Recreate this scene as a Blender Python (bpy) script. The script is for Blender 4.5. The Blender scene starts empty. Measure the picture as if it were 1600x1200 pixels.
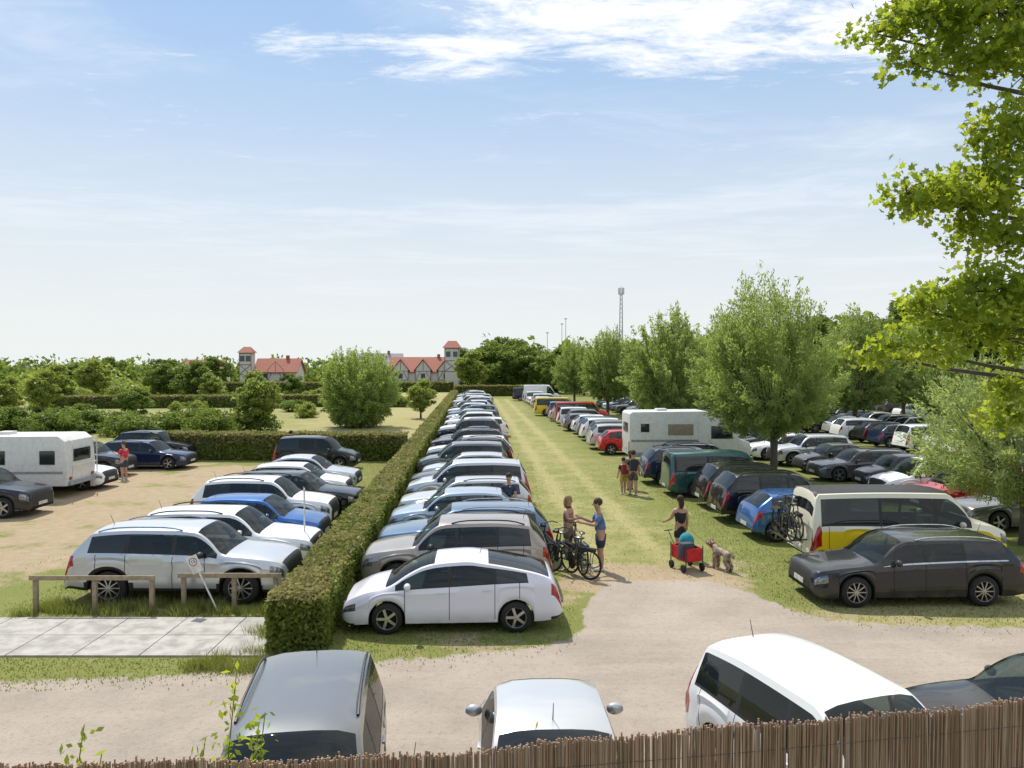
import bpy, bmesh, math, random
import numpy as np
from mathutils import Vector, Matrix, Euler
R=random.Random(7); G=np.random.default_rng(5)
SC=bpy.context.scene; COL=SC.collection
rad=math.radians
# ---------------------------------------------------------------- node / material helpers
def nd(nt,typ,props=None,ins=None):
    n=nt.nodes.new(typ)
    for k,v in (props or {}).items(): setattr(n,k,v)
    for k,v in (ins or {}).items():
        s=n.inputs[k]
        if isinstance(v,bpy.types.NodeSocket): nt.links.new(v,s)
        else: s.default_value=v
    return n
def math_(nt,op,a,b=0.0):
    return nd(nt,'ShaderNodeMath',{'operation':op},{0:a,1:b}).outputs[0]
def mixc(nt,f,a,b):
    n=nd(nt,'ShaderNodeMix',{'data_type':'RGBA'}); 
    for i,v in ((0,f),(6,a),(7,b)):
        if isinstance(v,bpy.types.NodeSocket): nt.links.new(v,n.inputs[i])
        else: n.inputs[i].default_value=v
    return n.outputs[2]
def noise_(nt,scale,vec=None,detail=4,rough=.6,dist=0):
    n=nd(nt,'ShaderNodeTexNoise',{},{'Scale':scale,'Detail':detail,'Roughness':rough,'Distortion':dist})
    if vec is not None: nt.links.new(vec,n.inputs['Vector'])
    return n.outputs[0]
def ramp_(nt,f,a,b):
    n=nd(nt,'ShaderNodeMapRange',{'interpolation_type':'SMOOTHSTEP'},{0:f,1:a,2:b}); return n.outputs[0]
def c4(c): return (c[0],c[1],c[2],1)
def newmat(name):
    m=bpy.data.materials.new(name); m.use_nodes=True; nt=m.node_tree
    return m,nt,nt.nodes['Principled BSDF'],nt.nodes['Material Output']
def mat(name,c,rough=.6,metal=0,coat=0,var=.18,scale=6,bump=0,c2=None,spec=.5):
    m,nt,b,o=newmat(name)
    pos=nd(nt,'ShaderNodeTexCoord').outputs['Object']
    n=noise_(nt,scale,pos)
    c2=c2 or tuple(x*(1-var*1.6) for x in c); 
    col=mixc(nt,ramp_(nt,n,.35,.7),c4(c),c4(c2)); nt.links.new(col,b.inputs['Base Color'])
    b.inputs['Roughness'].default_value=rough; b.inputs['Metallic'].default_value=metal
    b.inputs['Coat Weight'].default_value=coat; b.inputs['Coat Roughness'].default_value=.04
    b.inputs['Specular IOR Level'].default_value=spec
    if bump:
        bp=nd(nt,'ShaderNodeBump',{},{'Strength':bump,'Distance':.02,'Height':n}); nt.links.new(bp.outputs[0],b.inputs['Normal'])
    return m
def paint(name,c,metal=.35):
    m,nt,b,o=newmat(name)
    pos=nd(nt,'ShaderNodeTexCoord').outputs['Object']
    n=noise_(nt,2.5,pos)
    sx=nd(nt,'ShaderNodeSeparateXYZ',{},{0:pos}).outputs[2]
    dirt=math_(nt,'MULTIPLY',ramp_(nt,sx,.5,.2),ramp_(nt,n,.3,.75))
    dirt=math_(nt,'MULTIPLY',dirt,.35)
    col=mixc(nt,dirt,c4(c),(.2,.17,.13,1))
    bf=nd(nt,'ShaderNodeNewGeometry').outputs['Backfacing']
    col=mixc(nt,bf,col,(.05,.05,.052,1)); nt.links.new(col,b.inputs['Base Color'])
    mm=math_(nt,'MULTIPLY',math_(nt,'SUBTRACT',1.0,bf),metal); nt.links.new(mm,b.inputs['Metallic'])
    b.inputs['Roughness'].default_value=.3; b.inputs['Specular IOR Level'].default_value=.12
    b.inputs['Coat Weight'].default_value=.9; b.inputs['Coat Roughness'].default_value=.015
    return m
def foliage(name,ca,cb,cd,trans=.35,scale=.9,tcol=None):
    m,nt,b,o=newmat(name)
    pos=nd(nt,'ShaderNodeTexCoord').outputs['Object']
    n=noise_(nt,scale,pos,3)
    ri=nd(nt,'ShaderNodeNewGeometry').outputs['Random Per Island']
    oi=nd(nt,'ShaderNodeObjectInfo').outputs['Random']
    c=mixc(nt,ramp_(nt,n,.3,.7),c4(ca),c4(cb))
    c=mixc(nt,math_(nt,'MULTIPLY',ri,.55),c,c4(cd))
    c=mixc(nt,math_(nt,'MULTIPLY',oi,.3),c,c4(ca))
    nt.links.new(c,b.inputs['Base Color']); b.inputs['Roughness'].default_value=.5; b.inputs['Specular IOR Level'].default_value=.35
    t=nd(nt,'ShaderNodeBsdfTranslucent')
    tc=mixc(nt,.55,c,c4(tcol or (ca[0]*2,ca[1]*2,ca[2]*.8))); nt.links.new(tc,t.inputs[0])
    ms=nd(nt,'ShaderNodeMixShader',{},{0:trans}); nt.links.new(b.outputs[0],ms.inputs[1]); nt.links.new(t.outputs[0],ms.inputs[2])
    nt.links.new(ms.outputs[0],o.inputs[0]); return m
# ---------------------------------------------------------------- mesh helpers
class MB:
    def __init__(s): s.v=[]; s.f=[]; s.m=[]
    def add(s,vs,fs,mi=0):
        o=len(s.v); s.v+= [tuple(v) for v in vs]; s.f+=[tuple(i+o for i in f) for f in fs]; s.m+=[mi]*len(fs); return s
    def box(s,c,d,mi=0,rot=None,tx=1.0,ty=1.0):
        vs=[]
        for z in (-1,1):
            k=(tx,ty) if z>0 else (1,1)
            for x,y in ((-1,-1),(1,-1),(1,1),(-1,1)):
                p=Vector((x*d[0]/2*k[0],y*d[1]/2*k[1],z*d[2]/2))
                if rot: p=rot@p
                vs.append(p+Vector(c))
        s.add(vs,[(0,3,2,1),(4,5,6,7),(0,1,5,4),(1,2,6,5),(2,3,7,6),(3,0,4,7)],mi); return s
    def tube(s,pts,r,n=6,mi=0):
        pts=[Vector(p) for p in pts]; rs=r if isinstance(r,(list,tuple)) else [r]*len(pts)
        vs=[]
        for i,p in enumerate(pts):
            t=(pts[min(i+1,len(pts)-1)]-pts[max(i-1,0)]).normalized()
            a=t.cross(Vector((0,0,1))); 
            if a.length<.05: a=t.cross(Vector((1,0,0)))
            a.normalize(); b=t.cross(a)
            for k in range(n):
                q=2*math.pi*k/n; vs.append(p+(a*math.cos(q)+b*math.sin(q))*rs[i])
        fs=[]
        for i in range(len(pts)-1):
            for k in range(n):
                fs.append((i*n+k,i*n+(k+1)%n,(i+1)*n+(k+1)%n,(i+1)*n+k))
        fs.append(tuple(range(n-1,-1,-1))); fs.append(tuple((len(pts)-1)*n+k for k in range(n)))
        s.add(vs,fs,mi); return s
    def lathe_y(s,prof,n=24,mi=0,c=(0,0,0)):
        vs=[]
        for r,y in prof:
            for k in range(n):
                q=2*math.pi*k/n; vs.append((c[0]+r*math.cos(q),c[1]+y,c[2]+r*math.sin(q)))
        fs=[(i*n+k,(i+1)*n+k,(i+1)*n+(k+1)%n,i*n+(k+1)%n) for i in range(len(prof)-1) for k in range(n)]
        s.add(vs,fs,mi); return s
    def ell(s,c,r,mi=0,nu=10,nv=7):
        vs=[];fs=[]
        for j in range(nv+1):
            p=math.pi*j/nv
            for k in range(nu):
                q=2*math.pi*k/nu; vs.append((c[0]+r[0]*math.sin(p)*math.cos(q),c[1]+r[1]*math.sin(p)*math.sin(q),c[2]+r[2]*math.cos(p)))
        for j in range(nv):
            for k in range(nu): fs.append((j*nu+k,(j+1)*nu+k,(j+1)*nu+(k+1)%nu,j*nu+(k+1)%nu))
        s.add(vs,fs,mi); return s
    def prof(s,pts,y0,y1,mi=0):
        n=len(pts); vs=[(x,y0,z) for x,z in pts]+[(x,y1,z) for x,z in pts]
        fs=[tuple(range(n)),tuple(range(2*n-1,n-1,-1))]+[(i,n+i,n+(i+1)%n,(i+1)%n) for i in range(n)]
        s.add(vs,fs,mi); return s
    def mesh(s,name,mats,smooth=True,bevel=0,ang=35):
        me=bpy.data.meshes.new(name); me.from_pydata(s.v,[],s.f)
        for m in mats: me.materials.append(m)
        me.polygons.foreach_set('material_index',s.m)
        bm=bmesh.new(); bm.from_mesh(me)
        bmesh.ops.remove_doubles(bm,verts=bm.verts,dist=1e-5)
        if bevel: bmesh.ops.bevel(bm,geom=[e for e in bm.edges if e.is_manifold and e.calc_face_angle(0)>.4],offset=bevel,segments=2,affect='EDGES',profile=.6)
        bmesh.ops.recalc_face_normals(bm,faces=bm.faces)
        bm.to_mesh(me); bm.free()
        if smooth:
            me.polygons.foreach_set('use_smooth',[True]*len(me.polygons)); me.set_sharp_from_angle(angle=rad(ang))
        return me
def fast_mesh(name,V,k,mats):
    V=np.asarray(V,dtype=np.float32).reshape(-1,3); n=len(V); N=n//k
    me=bpy.data.meshes.new(name); me.vertices.add(n); me.vertices.foreach_set('co',V.ravel())
    me.loops.add(n); me.loops.foreach_set('vertex_index',np.arange(n,dtype=np.int32))
    me.polygons.add(N); me.polygons.foreach_set('loop_start',np.arange(N,dtype=np.int32)*k)
    me.update(calc_edges=True)
    for m in mats: me.materials.append(m)
    return me
def obj(name,me,par=None,loc=(0,0,0),rot=(0,0,0),**kw):
    o=bpy.data.objects.new(name,me); COL.objects.link(o); o.location=loc; o.rotation_euler=rot
    if par: o.parent=par
    for k,v in kw.items(): o[k]=v
    return o
def root(name,label,cat,loc,rz=0,group=None,scale=None):
    o=obj(name,None,None,loc,(0,0,rz),label=label,category=cat); o.empty_display_size=.3
    if group: o['group']=group
    if scale: o.scale=scale
    return o
def nrm(a): return a/np.maximum(np.linalg.norm(a,axis=1,keepdims=True),1e-6)
def leaves(C,A,la,lb):
    N=len(C); A=nrm(A); B=nrm(np.cross(A,G.normal(size=(N,3))))
    la=(la*G.uniform(.7,1.25,N))[:,None]; lb=(lb*G.uniform(.7,1.25,N))[:,None]
    return np.stack([C-A*la,C+B*lb,C+A*la,C-B*lb],1).reshape(-1,3)
# ---------------------------------------------------------------- materials
M_trim=mat('black_plastic',(.02,.02,.021),.55); M_dark=mat('underbody_dark',(.008,.008,.008),.9)
M_tyre=mat('tyre_rubber',(.02,.02,.02),.85,var=.3); M_rim=mat('alloy_rim',(.5,.5,.52),.3,.85); M_rimd=mat('dark_rim',(.06,.06,.065),.35,.7)
M_red=mat('tail_lamp_red',(.42,.012,.01),.12,coat=1,var=.3); M_plate=mat('white_plate',(.6,.6,.58),.4)
M_chrome=mat('chrome',(.6,.6,.6),.15,1); M_seat=mat('seat_cloth',(.05,.05,.052),.85)
m,nt,b,o=newmat('headlamp'); M_head=m
b.inputs['Metallic'].default_value=.5; b.inputs['Roughness'].default_value=.12; b.inputs['Coat Weight'].default_value=1
nt.links.new(mixc(nt,ramp_(nt,noise_(nt,4),.4,.6),(.3,.32,.34,1),(.12,.13,.14,1)),b.inputs['Base Color'])
def glassmat(name,tint,fac):
    m,nt,b,o=newmat(name)
    n=noise_(nt,1.2,nd(nt,'ShaderNodeTexCoord').outputs['Object'])
    nt.links.new(mixc(nt,n,(.008,.011,.012,1),(.03,.036,.038,1)),b.inputs['Base Color'])
    b.inputs['Roughness'].default_value=.015; b.inputs['IOR'].default_value=1.6; b.inputs['Specular IOR Level'].default_value=.7
    t=nd(nt,'ShaderNodeBsdfTransparent',{},{0:c4(tint)})
    ms=nd(nt,'ShaderNodeMixShader',{},{0:fac}); nt.links.new(b.outputs[0],ms.inputs[1]); nt.links.new(t.outputs[0],ms.inputs[2]); nt.links.new(ms.outputs[0],o.inputs[0])
    return m
M_glass=glassmat('car_glass',(.6,.72,.66),.55); M_gdark=glassmat('tinted_glass',(.3,.35,.35),.35)
PAL={'white':(.80,.80,.81),'pearl white':(.72,.71,.79),'cream white':(.76,.72,.58),'silver':(.55,.56,.58),'grey':(.18,.185,.19),'graphite':(.075,.077,.082),'beige grey':(.34,.30,.265),'dark grey':(.022,.022,.024),'black':(.006,.006,.007),
 'navy blue':(.012,.022,.06),'blue':(.03,.12,.36),'steel blue':(.12,.19,.28),'light blue':(.38,.45,.54),'red':(.5,.012,.015),'teal':(.03,.10,.11),'yellow':(.78,.56,.02)}
PM={k:paint('paint_'+k.replace(' ','_'),v,.0 if k in('white','pearl white','yellow','cream white','dark grey','black') else (.15 if k in('graphite','navy blue') else .45)) for k,v in PAL.items()}
# ---------------------------------------------------------------- cars
def pchip(k,x):
    k=sorted(k); xs=np.array([a for a,_ in k],float); ys=np.array([b for _,b in k],float); x=np.asarray(x,float)
    h=np.diff(xs); d=np.diff(ys)/h; m=np.zeros_like(ys)
    for i in range(1,len(xs)-1): m[i]=0 if d[i-1]*d[i]<=0 else 2*d[i-1]*d[i]/(d[i-1]+d[i])
    m[0]=d[0]; m[-1]=d[-1]
    i=np.clip(np.searchsorted(xs,x)-1,0,len(xs)-2); t=np.clip((x-xs[i])/h[i],0,1)
    return ((2*t**3-3*t**2+1)*ys[i]+(t**3-2*t**2+t)*h[i]*m[i]+(-2*t**3+3*t**2)*ys[i+1]+(t**3-t**2)*h[i]*m[i+1])
SP={
'fastback':dict(L=4.4,W=1.7,H=1.43,wb=2.55,fo=.92,r=.31,cow=.85,zc=.95,rf=1.85,rr=2.9,Hr=1.40,rg=4.2,zrg=1.10,hn=.70,bf=.86,br=1.0,P=[2.15,3.05],dlo=3.72,ln=.14,kind='hatchback'),
'hatch':dict(L=4.15,W=1.76,H=1.47,wb=2.58,fo=.85,r=.32,cow=1.05,zc=.98,rf=1.75,rr=3.55,Hr=1.43,rg=4.02,zrg=1.02,hn=.80,bf=.9,br=1.0,P=[2.15,3.05],dlo=3.6,kind='hatchback'),
'wagon':dict(L=4.82,W=1.83,H=1.48,wb=2.85,fo=.92,r=.34,cow=1.32,zc=.97,rf=2.02,rr=4.3,Hr=1.44,rg=4.68,zrg=1.0,hn=.80,bf=.9,br=1.0,P=[2.45,3.35],dlo=4.32,rail=1,kind='estate car'),
'saloon':dict(L=4.6,W=1.8,H=1.44,wb=2.75,fo=.88,r=.33,cow=1.25,zc=.96,rf=2.0,rr=3.3,Hr=1.40,rg=4.05,zrg=1.06,hn=.78,bf=.88,br=.98,P=[2.4,3.25],dlo=3.75,ln=.05,kind='saloon car'),
'suv':dict(L=4.5,W=1.84,H=1.66,wb=2.67,fo=.88,r=.37,cow=1.18,zc=1.12,rf=1.82,rr=3.98,Hr=1.61,rg=4.36,zrg=1.15,hn=.95,bf=1.03,br=1.12,P=[2.25,3.2],dlo=3.98,clad=1,rail=1,kind='SUV'),
'mpv':dict(L=4.35,W=1.78,H=1.66,wb=2.65,fo=.85,r=.32,cow=.9,zc=1.05,rf=1.62,rr=4.0,Hr=1.62,rg=4.26,zrg=1.1,hn=.84,bf=.95,br=1.04,P=[2.1,3.0],dlo=4.0,vt=1,tb=.26,kind='minivan'),
'city':dict(L=3.6,W=1.65,H=1.49,wb=2.3,fo=.7,r=.3,cow=.85,zc=.98,rf=1.5,rr=2.75,Hr=1.44,rg=3.42,zrg=1.0,hn=.78,bf=.9,br=.98,P=[2.05],dlo=2.95,kind='small car'),
'van':dict(L=5.1,W=1.9,H=1.97,wb=3.0,fo=.9,r=.34,cow=.85,zc=1.22,rf=1.5,rr=4.95,Hr=1.95,rg=5.06,zrg=1.15,hn=1.02,bf=1.08,br=1.14,P=[1.95,3.35],dlo=4.85,tb=.14,ln=.02,vt=1,kind='van'),
'bigvan':dict(L=5.7,W=2.02,H=2.5,wb=3.5,fo=.95,r=.35,cow=.85,zc=1.3,rf=1.7,rr=5.5,Hr=2.47,rg=5.65,zrg=1.3,hn=1.0,bf=1.2,br=1.25,P=[],dlo=2.15,tb=.08,ln=.02,vt=1,kind='panel van'),
}
SP['mpvrail']=dict(SP['mpv'],rail=1,rr=3.9)
def wheel_meshes(r,spk,dark):
    w=.2; t=MB(); t.lathe_y([(r*.66,-w/2),(r*.9,-w/2),(r*.98,-w*.36),(r,-w*.2),(r,w*.2),(r*.98,w*.36),(r*.9,w/2),(r*.66,w/2)],28)
    mt=t.mesh('tyre',[M_tyre],ang=50)
    q=MB(); q.lathe_y([(r*.60,-.06),(r*.64,.095),(r*.72,.1),(r*.72,.06),(r*.66,-.09)],28,0); q.lathe_y([(0.001,.01),(r*.62,.0)],20,1)
    q.lathe_y([(.001,.085),(r*.13,.08),(r*.15,.02)],12,0)
    for k in range(spk):
        a=2*math.pi*k/spk; rot=Matrix.Rotation(-a,3,'Y')
        q.box(rot@Vector((r*.38,.06,0)),(r*.56,.035,r*(.17 if spk<7 else .07)),0,rot)
    return mt,q.mesh('rim',[M_rimd if dark else M_rim,M_dark],ang=30)
def build_car(spec,lod=0,spk=5,darkrim=False,tone=None):
    S=dict(tb=.31,clad=0,rail=0,vt=0,ln=.09); S.update(spec); L,W,H,r=S['L'],S['W'],S['H'],S['r']; cow,rf,rr,rg=S['cow'],S['rf'],S['rr'],S['rg']; Hr=S['Hr']
    hn,zc_,zrg=S['hn'],S['zc'],S['zrg']; Ra=r+.05; wf=S['fo']; wr=wf+S['wb']; sill=.3 if S['clad'] else .21
    st=list(np.arange(.3,L-.3,.13))+[0,.015,.04,.07,.1,.14,.2,.28,L,L-.012,L-.035,L-.06,L-.1,L-.15,L-.22,L-.3]
    for a in (wf,wr):
        st+=[a+Ra*math.cos(math.pi*k/12) for k in range(13)]+[a-Ra-.004,a+Ra+.004]
    st+=list(np.linspace(cow,rf,8))+list(np.linspace(rr,rg,8))+[rf-.05,rr+.04,rg-.03,cow+.03]
    for p in S['P']: st+=[p-.04,p+.04]
    gaps=list(S['P'])+[cow+.42, S['dlo']-.18]
    for g in gaps: st+=[g-.007,g+.007]
    st+=[S['dlo']]
    st=sorted(set(round(float(s),4) for s in st)); st=[s for i,s in enumerate(st) if i==0 or s-st[i-1]>.0025]; s=np.array(st)
    top=pchip([(0,hn-.24),(.03,hn-.10),(.09,hn-.02),(.2,hn+.02),(cow*.55,hn+(zc_-hn)*.62),(cow,zc_),(cow+(rf-cow)*.33,zc_+(H-zc_)*.40),(cow+(rf-cow)*.66,zc_+(H-zc_)*.75),(rf,H-.035),(rf+.4,H-.006),((rf+rr)/2+.15,H),(rr,Hr),((rr+rg)/2,(Hr+zrg)/2+.045),(rg,zrg),(L-.03,.74 if rg>L-.3 else .9),(L,.52)],s)
    cor=pchip([(0,hn-.28),(.05,hn-.14),(.18,hn-.03),(cow*.6,hn+(zc_-hn)*.55-.03),(cow+.12,zc_-.03),(cow+.12+(rf-cow)*.35,zc_+(H-zc_)*.38),(cow+.12+(rf-cow)*.7,zc_+(H-zc_)*.72),(rf+.13,H-.075),((rf+rr)/2+.15,H-.045),(rr-.03,Hr-.06),((rr+rg)/2-.02,(Hr+zrg)/2-.015),(rg-.01,zrg-.05),(L-.035,.66 if rg>L-.3 else .84),(L,.49)],s)
    cor=np.minimum(cor,top-.010)
    belt=pchip([(0,hn-.31),(.1,hn-.16),(.3,hn-.09),(cow,S['bf']-.02),(L*.5,(S['bf']+S['br'])/2),(L-.5,S['br']-(0 if rg>L-.3 else .02)),(L-.2,S['br']-.03),(L-.04,.64 if rg>L-.3 else .8),(L,.46)],s); belt=np.minimum(belt,cor-.018)
    low=pchip([(0,.36),(.04,.26),(.2,sill-.02),(.6,sill),(L-.5,sill+.02),(L-.15,sill+.06),(L-.03,.33),(L,.38)],s)
    for a in (wf,wr):
        dd=Ra**2-(s-a)**2; low=np.where(dd>-1e-5,np.maximum(low,r+np.sqrt(np.maximum(dd,0))),low)
    w=W/2*pchip([(0,.70),(.03,.80),(.1,.88),(.25,.95),(.55,.985),(1.0,1),(L-.9,1),(L-.4,.99),(L-.15,.96),(L-.05,.91),(L,.85)],s)
    PS=[0,.09,.25,.45,.68,.86,1]; BU=[.95,.972,.99,.998,.968,.99,.95]; TS=[.07,.45,.86,1]; VS=[.07,.34,.7,1]
    lean=S['ln']*np.clip((s-L*.5)/(L*.5),0,1)**2
    rows=[]
    yb=w*.95; yc=yb-.03-S['tb']*(cor-belt)
    rows.append((s,0*s,low)); rows.append((s,w*.9,low))
    for p,bu in zip(PS,BU): rows.append((s,w*bu,low+(belt-low)*p))
    for t in TS: rows.append((s-lean*t*np.clip((cor-belt)/.3,0,1),yb+(yc-yb)*(t**1.15),belt+(cor-belt)*t))
    for v in VS: rows.append((s-lean*np.clip((cor-belt)/.3,0,1),yc*(1-v),cor+(top-cor)*(1-(1-v)**4)))
    n=len(rows); ns=len(s); ring=[(k,1) for k in range(n)]+[(k,-1) for k in range(n-2,-1,-1)]
    def P(i,k,sg): x,y,z=rows[k]; return (L/2-x[i],sg*y[i],z[i])
    parts={}
    def put(key,vs,mi=0):
        d=parts.setdefault(key,{'v':[], 'idx':{}, 'f':[], 'm':[]}); f=[]
        for v in vs:
            kk=tuple(round(float(c),5)+0.0 for c in v)
            if kk not in d['idx']: d['idx'][kk]=len(d['v']); d['v'].append(v)
            if d['idx'][kk] not in f: f.append(d['idx'][kk])
        if len(f)>2: d['f'].append(f); d['m'].append(mi)
    for i in range(ns-1):
        sm=(s[i]+s[i+1])/2; gh=min(cor[i]-belt[i],cor[i+1]-belt[i+1])
        gap=any(abs(sm-g)<.008 for g in gaps)
        for j in range(len(ring)-1):
            (k0,s0),(k1,s1)=ring[j],ring[j+1]; kk=min(k0,k1); sg=s0 if k0<k1 else s1
            if k0>k1: sg=-1
            key='body'; mi=0
            if kk<=1: mi=2
            elif kk<=7:
                if kk==2 and (S['clad'] or sm<.25 or sm>L-.25): mi=1
                elif S['clad'] and kk==3 and (abs(sm-wf)<Ra+.08 or abs(sm-wr)<Ra+.08): mi=1
                elif gap and kk>2: mi=2
                elif kk in(6,7) and .05<sm<.36 : key=('headlight',sg)
                elif L-.25<sm<L-.02 and kk>=(5 if S['vt'] else 6): key=('taillight',sg)
                elif tone and kk<=6: mi=3
            elif kk<=11:
                if cow+.2<sm<S['dlo'] and gh>.05 and kk<=10:
                    if kk==8: mi=6 if spk==10 else 1
                    elif any(abs(sm-p)<.04 for p in S['P']): mi=1
                    else: key=('side_window',sg,sum(sm>p for p in S['P']))
                elif sm<.3 and sm>.05 and kk<=8: key=('headlight',sg)
                elif S['vt'] and sm>rr+.1 and kk<11 : key=('taillight',sg)
                elif sm>L-.22 and kk==8 and sm<L-.02: key=('taillight',sg)
            else:
                if cow+.03<sm<rf and kk>=13: key='windshield'
                elif rr+.04<sm<rg-.03 and kk>=13: key='rear_window'
                elif sm<.1 and kk>=13: key='grille'
                elif tone and rf<sm<rr and kk>=13: mi=1
            if lod and key!='body':
                if key[0]=='headlight': key='body'; mi=4
                elif key[0]=='taillight': key='body'; mi=5
                elif key=='grille': key='body'; mi=1
                else: key='window'
            put(key,[P(i,k0,s0),P(i,k1,s1),P(i+1,k1,s1),P(i+1,k0,s0)],mi)
    put('body',[P(0,k,g) for k,g in ring[2:-2]],1); put('body',[P(ns-1,k,g) for k,g in ring[2:-2]][::-1],0)
    T=[]
    def addp(name,me,par=None,loc=(0,0,0),pm=False,rot=(0,0,0)): T.append(dict(n=name,me=me,par=par,loc=loc,pm=pm,rot=rot)); return len(T)-1
    for key,d in parts.items():
        nm=key if isinstance(key,str) else key[0]
        me=bpy.data.meshes.new(nm); me.from_pydata(d['v'],[],d['f'])
        if nm=='body': ms=[PM['white'],M_trim,M_dark,PM[tone] if tone else PM['white'],M_head,M_red,M_chrome]
        elif nm in('windshield','window'): ms=[M_glass]
        elif nm=='rear_window': ms=[M_gdark]
        elif nm=='side_window': ms=[M_gdark if key[2]>=2 else M_glass]
        else: ms=[{'headlight':M_head,'taillight':M_red,'grille':M_trim}[nm]]
        for m_ in ms: me.materials.append(m_)
        me.polygons.foreach_set('material_index',d['m'])
        bm=bmesh.new(); bm.from_mesh(me); bmesh.ops.recalc_face_normals(bm,faces=bm.faces)
        if nm!='body':
            f=max(bm.faces,key=lambda f:f.calc_area()); cc=f.calc_center_median()
            if f.normal.dot(Vector((cc.x*.4 if nm!='side_window' else 0,cc.y*2 if nm!='windshield' else 0,.4 if nm!='side_window' else 0)))<0: bmesh.ops.reverse_faces(bm,faces=bm.faces)
        bm.to_mesh(me); bm.free()
        me.polygons.foreach_set('use_smooth',[True]*len(me.polygons)); me.set_sharp_from_angle(angle=rad(27))
        addp(nm,me,pm=(nm=='body'))
    mt,mr=wheel_meshes(r,spk,darkrim)
    for a in (wf,wr):
        for sg in (1,-1):
            wi=addp('wheel',mt,None,(L/2-a,sg*(W/2-.115),r),rot=(0,0,0 if sg>0 else math.pi)); addp('rim',mr,wi)
    bsz=float(np.interp(cow+.4,s,belt)); 
    mb=MB(); mb.ell((0,0,0),(.07,.11,.075)); mm=mb.mesh('mirror',[M_trim])
    for sg in (1,-1): addp('mirror',mm,None,(L/2-(cow+.48),sg*(W/2+.06),bsz+.09),pm=(not lod and not S['clad']))
    if not lod:
        h=MB().box((0,0,0),(.17,.03,.03)).mesh('door_handle',[M_chrome],bevel=.008)
        for p in (list(S['P'])+[S['dlo']])[:2]:
            for sg in (1,-1):
                hp=p-.16; addp('door_handle',h,None,(L/2-hp,sg*float(np.interp(hp,s,w))*.985,float(np.interp(hp,s,belt))-.1),pm=True)
        pl=MB().box((0,0,0),(.015,.5,.11)).mesh('license_plate',[M_plate])
        addp('license_plate',pl,None,(L/2+.012,0,.44)); 
        addp('license_plate',pl,None,(-L/2-.012,0,.46))
        se=MB(); fx=L/2-cow-.4
        for x0 in (.0 if L<4 else .05,-.95):
            for y0 in (-.36,.36):
                se.box((x0-.1,y0,.75),(.16,.48,.62),0,Matrix.Rotation(-.2,3,'Y'),.8,.85); se.box((x0-.19,y0,1.11),(.09,.24,.2))
        se.box(((fx-1.5)/2,0,.44),(fx+1.5,1.3,.08)); se.box((fx-.15,0,(zc_-.08+.46)/2),(.4,W*.74,zc_-.08-.46))
        addp('seats',se.mesh('seats',[M_seat],bevel=.02))
        if S['rail']:
            for sg in (1,-1):
                q=MB(); xs=np.linspace(rf+.3,rr-.15,10); e=[0,.035,.05,.05,.05,.05,.05,.05,.035,0]
                q.tube([(L/2-x,sg*(float(np.interp(x,s,yc))-.03),float(np.interp(x,s,cor))+.02+ee) for x,ee in zip(xs,e)],.017,6)
                addp('roof_rail',q.mesh('roof_rail',[M_chrome if spk==10 else M_trim]))
        q=MB(); q.tube([(0,0,0),(-.08,0,.22)],[.007,.004],5); addp('antenna',q.mesh('antenna',[M_trim]),None,(L/2-rr+.15,0,float(np.interp(rr-.1,s,top))))
    return T
TC={}
def tpl(kind,lod=0,spk=5,dark=False,tone=None):
    k=(kind,lod,spk,dark,tone)
    if k not in TC: TC[k]=build_car(SP[kind],lod,spk,dark,tone)
    return TC[k]
def inst(T,name,label,cat,loc,rz,color=None,group=None,scale=None):
    rt=root(name,label,cat,loc,rz,group,scale); os=[]
    for p in T:
        o=bpy.data.objects.new(p['n'],p['me']); COL.objects.link(o)
        o.parent=os[p['par']] if p['par'] is not None else rt
        o.location=p['loc']; o.rotation_euler=p['rot']; os.append(o)
        if p['pm'] and color: o.material_slots[0].link='OBJECT'; o.material_slots[0].material=PM[color]
    return rt
def car(kind,color,x,y,rz,where,group,lod=0,spk=5,dark=False,tone=None,extra='',sc=None):
    kd=SP[kind]['kind']; cat='van' if kd in('van','panel van') else 'car'
    lab=('%s %s %s'%(color,kd,where)) if not extra else extra
    if sc is None and not extra: sc=(R.uniform(.95,1.02),R.uniform(.97,1.02),R.uniform(.97,1.04))
    return inst(tpl(kind,lod,spk,dark,tone),'parked_'+('van' if cat=='van' else 'car'),lab,cat,(x,y,0),rz,color,group,sc)
SL=-.05
row1=[('fastback','pearl white',16.0,5,0),('suv','beige grey',18.7,5,0),('wagon','steel blue',21.4,10,0),('hatch','light blue',24.1,5,0),('wagon','silver',26.6,7,0),('mpv','silver',29.3,5,0),
('saloon','dark grey',32.0,5,0),('hatch','silver',34.6,7,0),('mpv','grey',37.1,5,0),('suv','black',39.9,5,0),('wagon','white',42.4,5,0),('suv','black',45.2,5,0),('hatch','dark grey',47.8,5,0),('saloon','navy blue',50.2,5,0),('suv','dark grey',53,5,0)]
g1='cars parked nose to the hedge'
for i,(k,c,y,spk,d) in enumerate(row1):
    L=SP[k]['L']; nose=-3.42+SL*(y-16)+(R.uniform(-.05,.35) if i>2 else 0)
    ex={0:'pale lilac white five-door hatchback parked on grass beside the hedge',1:'beige grey SUV with roof rails parked beside white hatchback',2:'steel blue estate car with roof rails parked nose to hedge'}.get(i,'')
    car(k,c,nose+L/2,y,math.pi+.05+R.uniform(-.03,.03),'parked nose to the clipped hedge',g1,0,spk,extra=ex,sc=(1.08,1,1.06) if i==5 else None)
kinds=['hatch','wagon','suv','mpv','hatch','suv','saloon','city']; cols=['white','white','silver','black','dark grey','white','grey','navy blue','steel blue','silver','grey','red','white','black','graphite']
y=55.7
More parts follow.
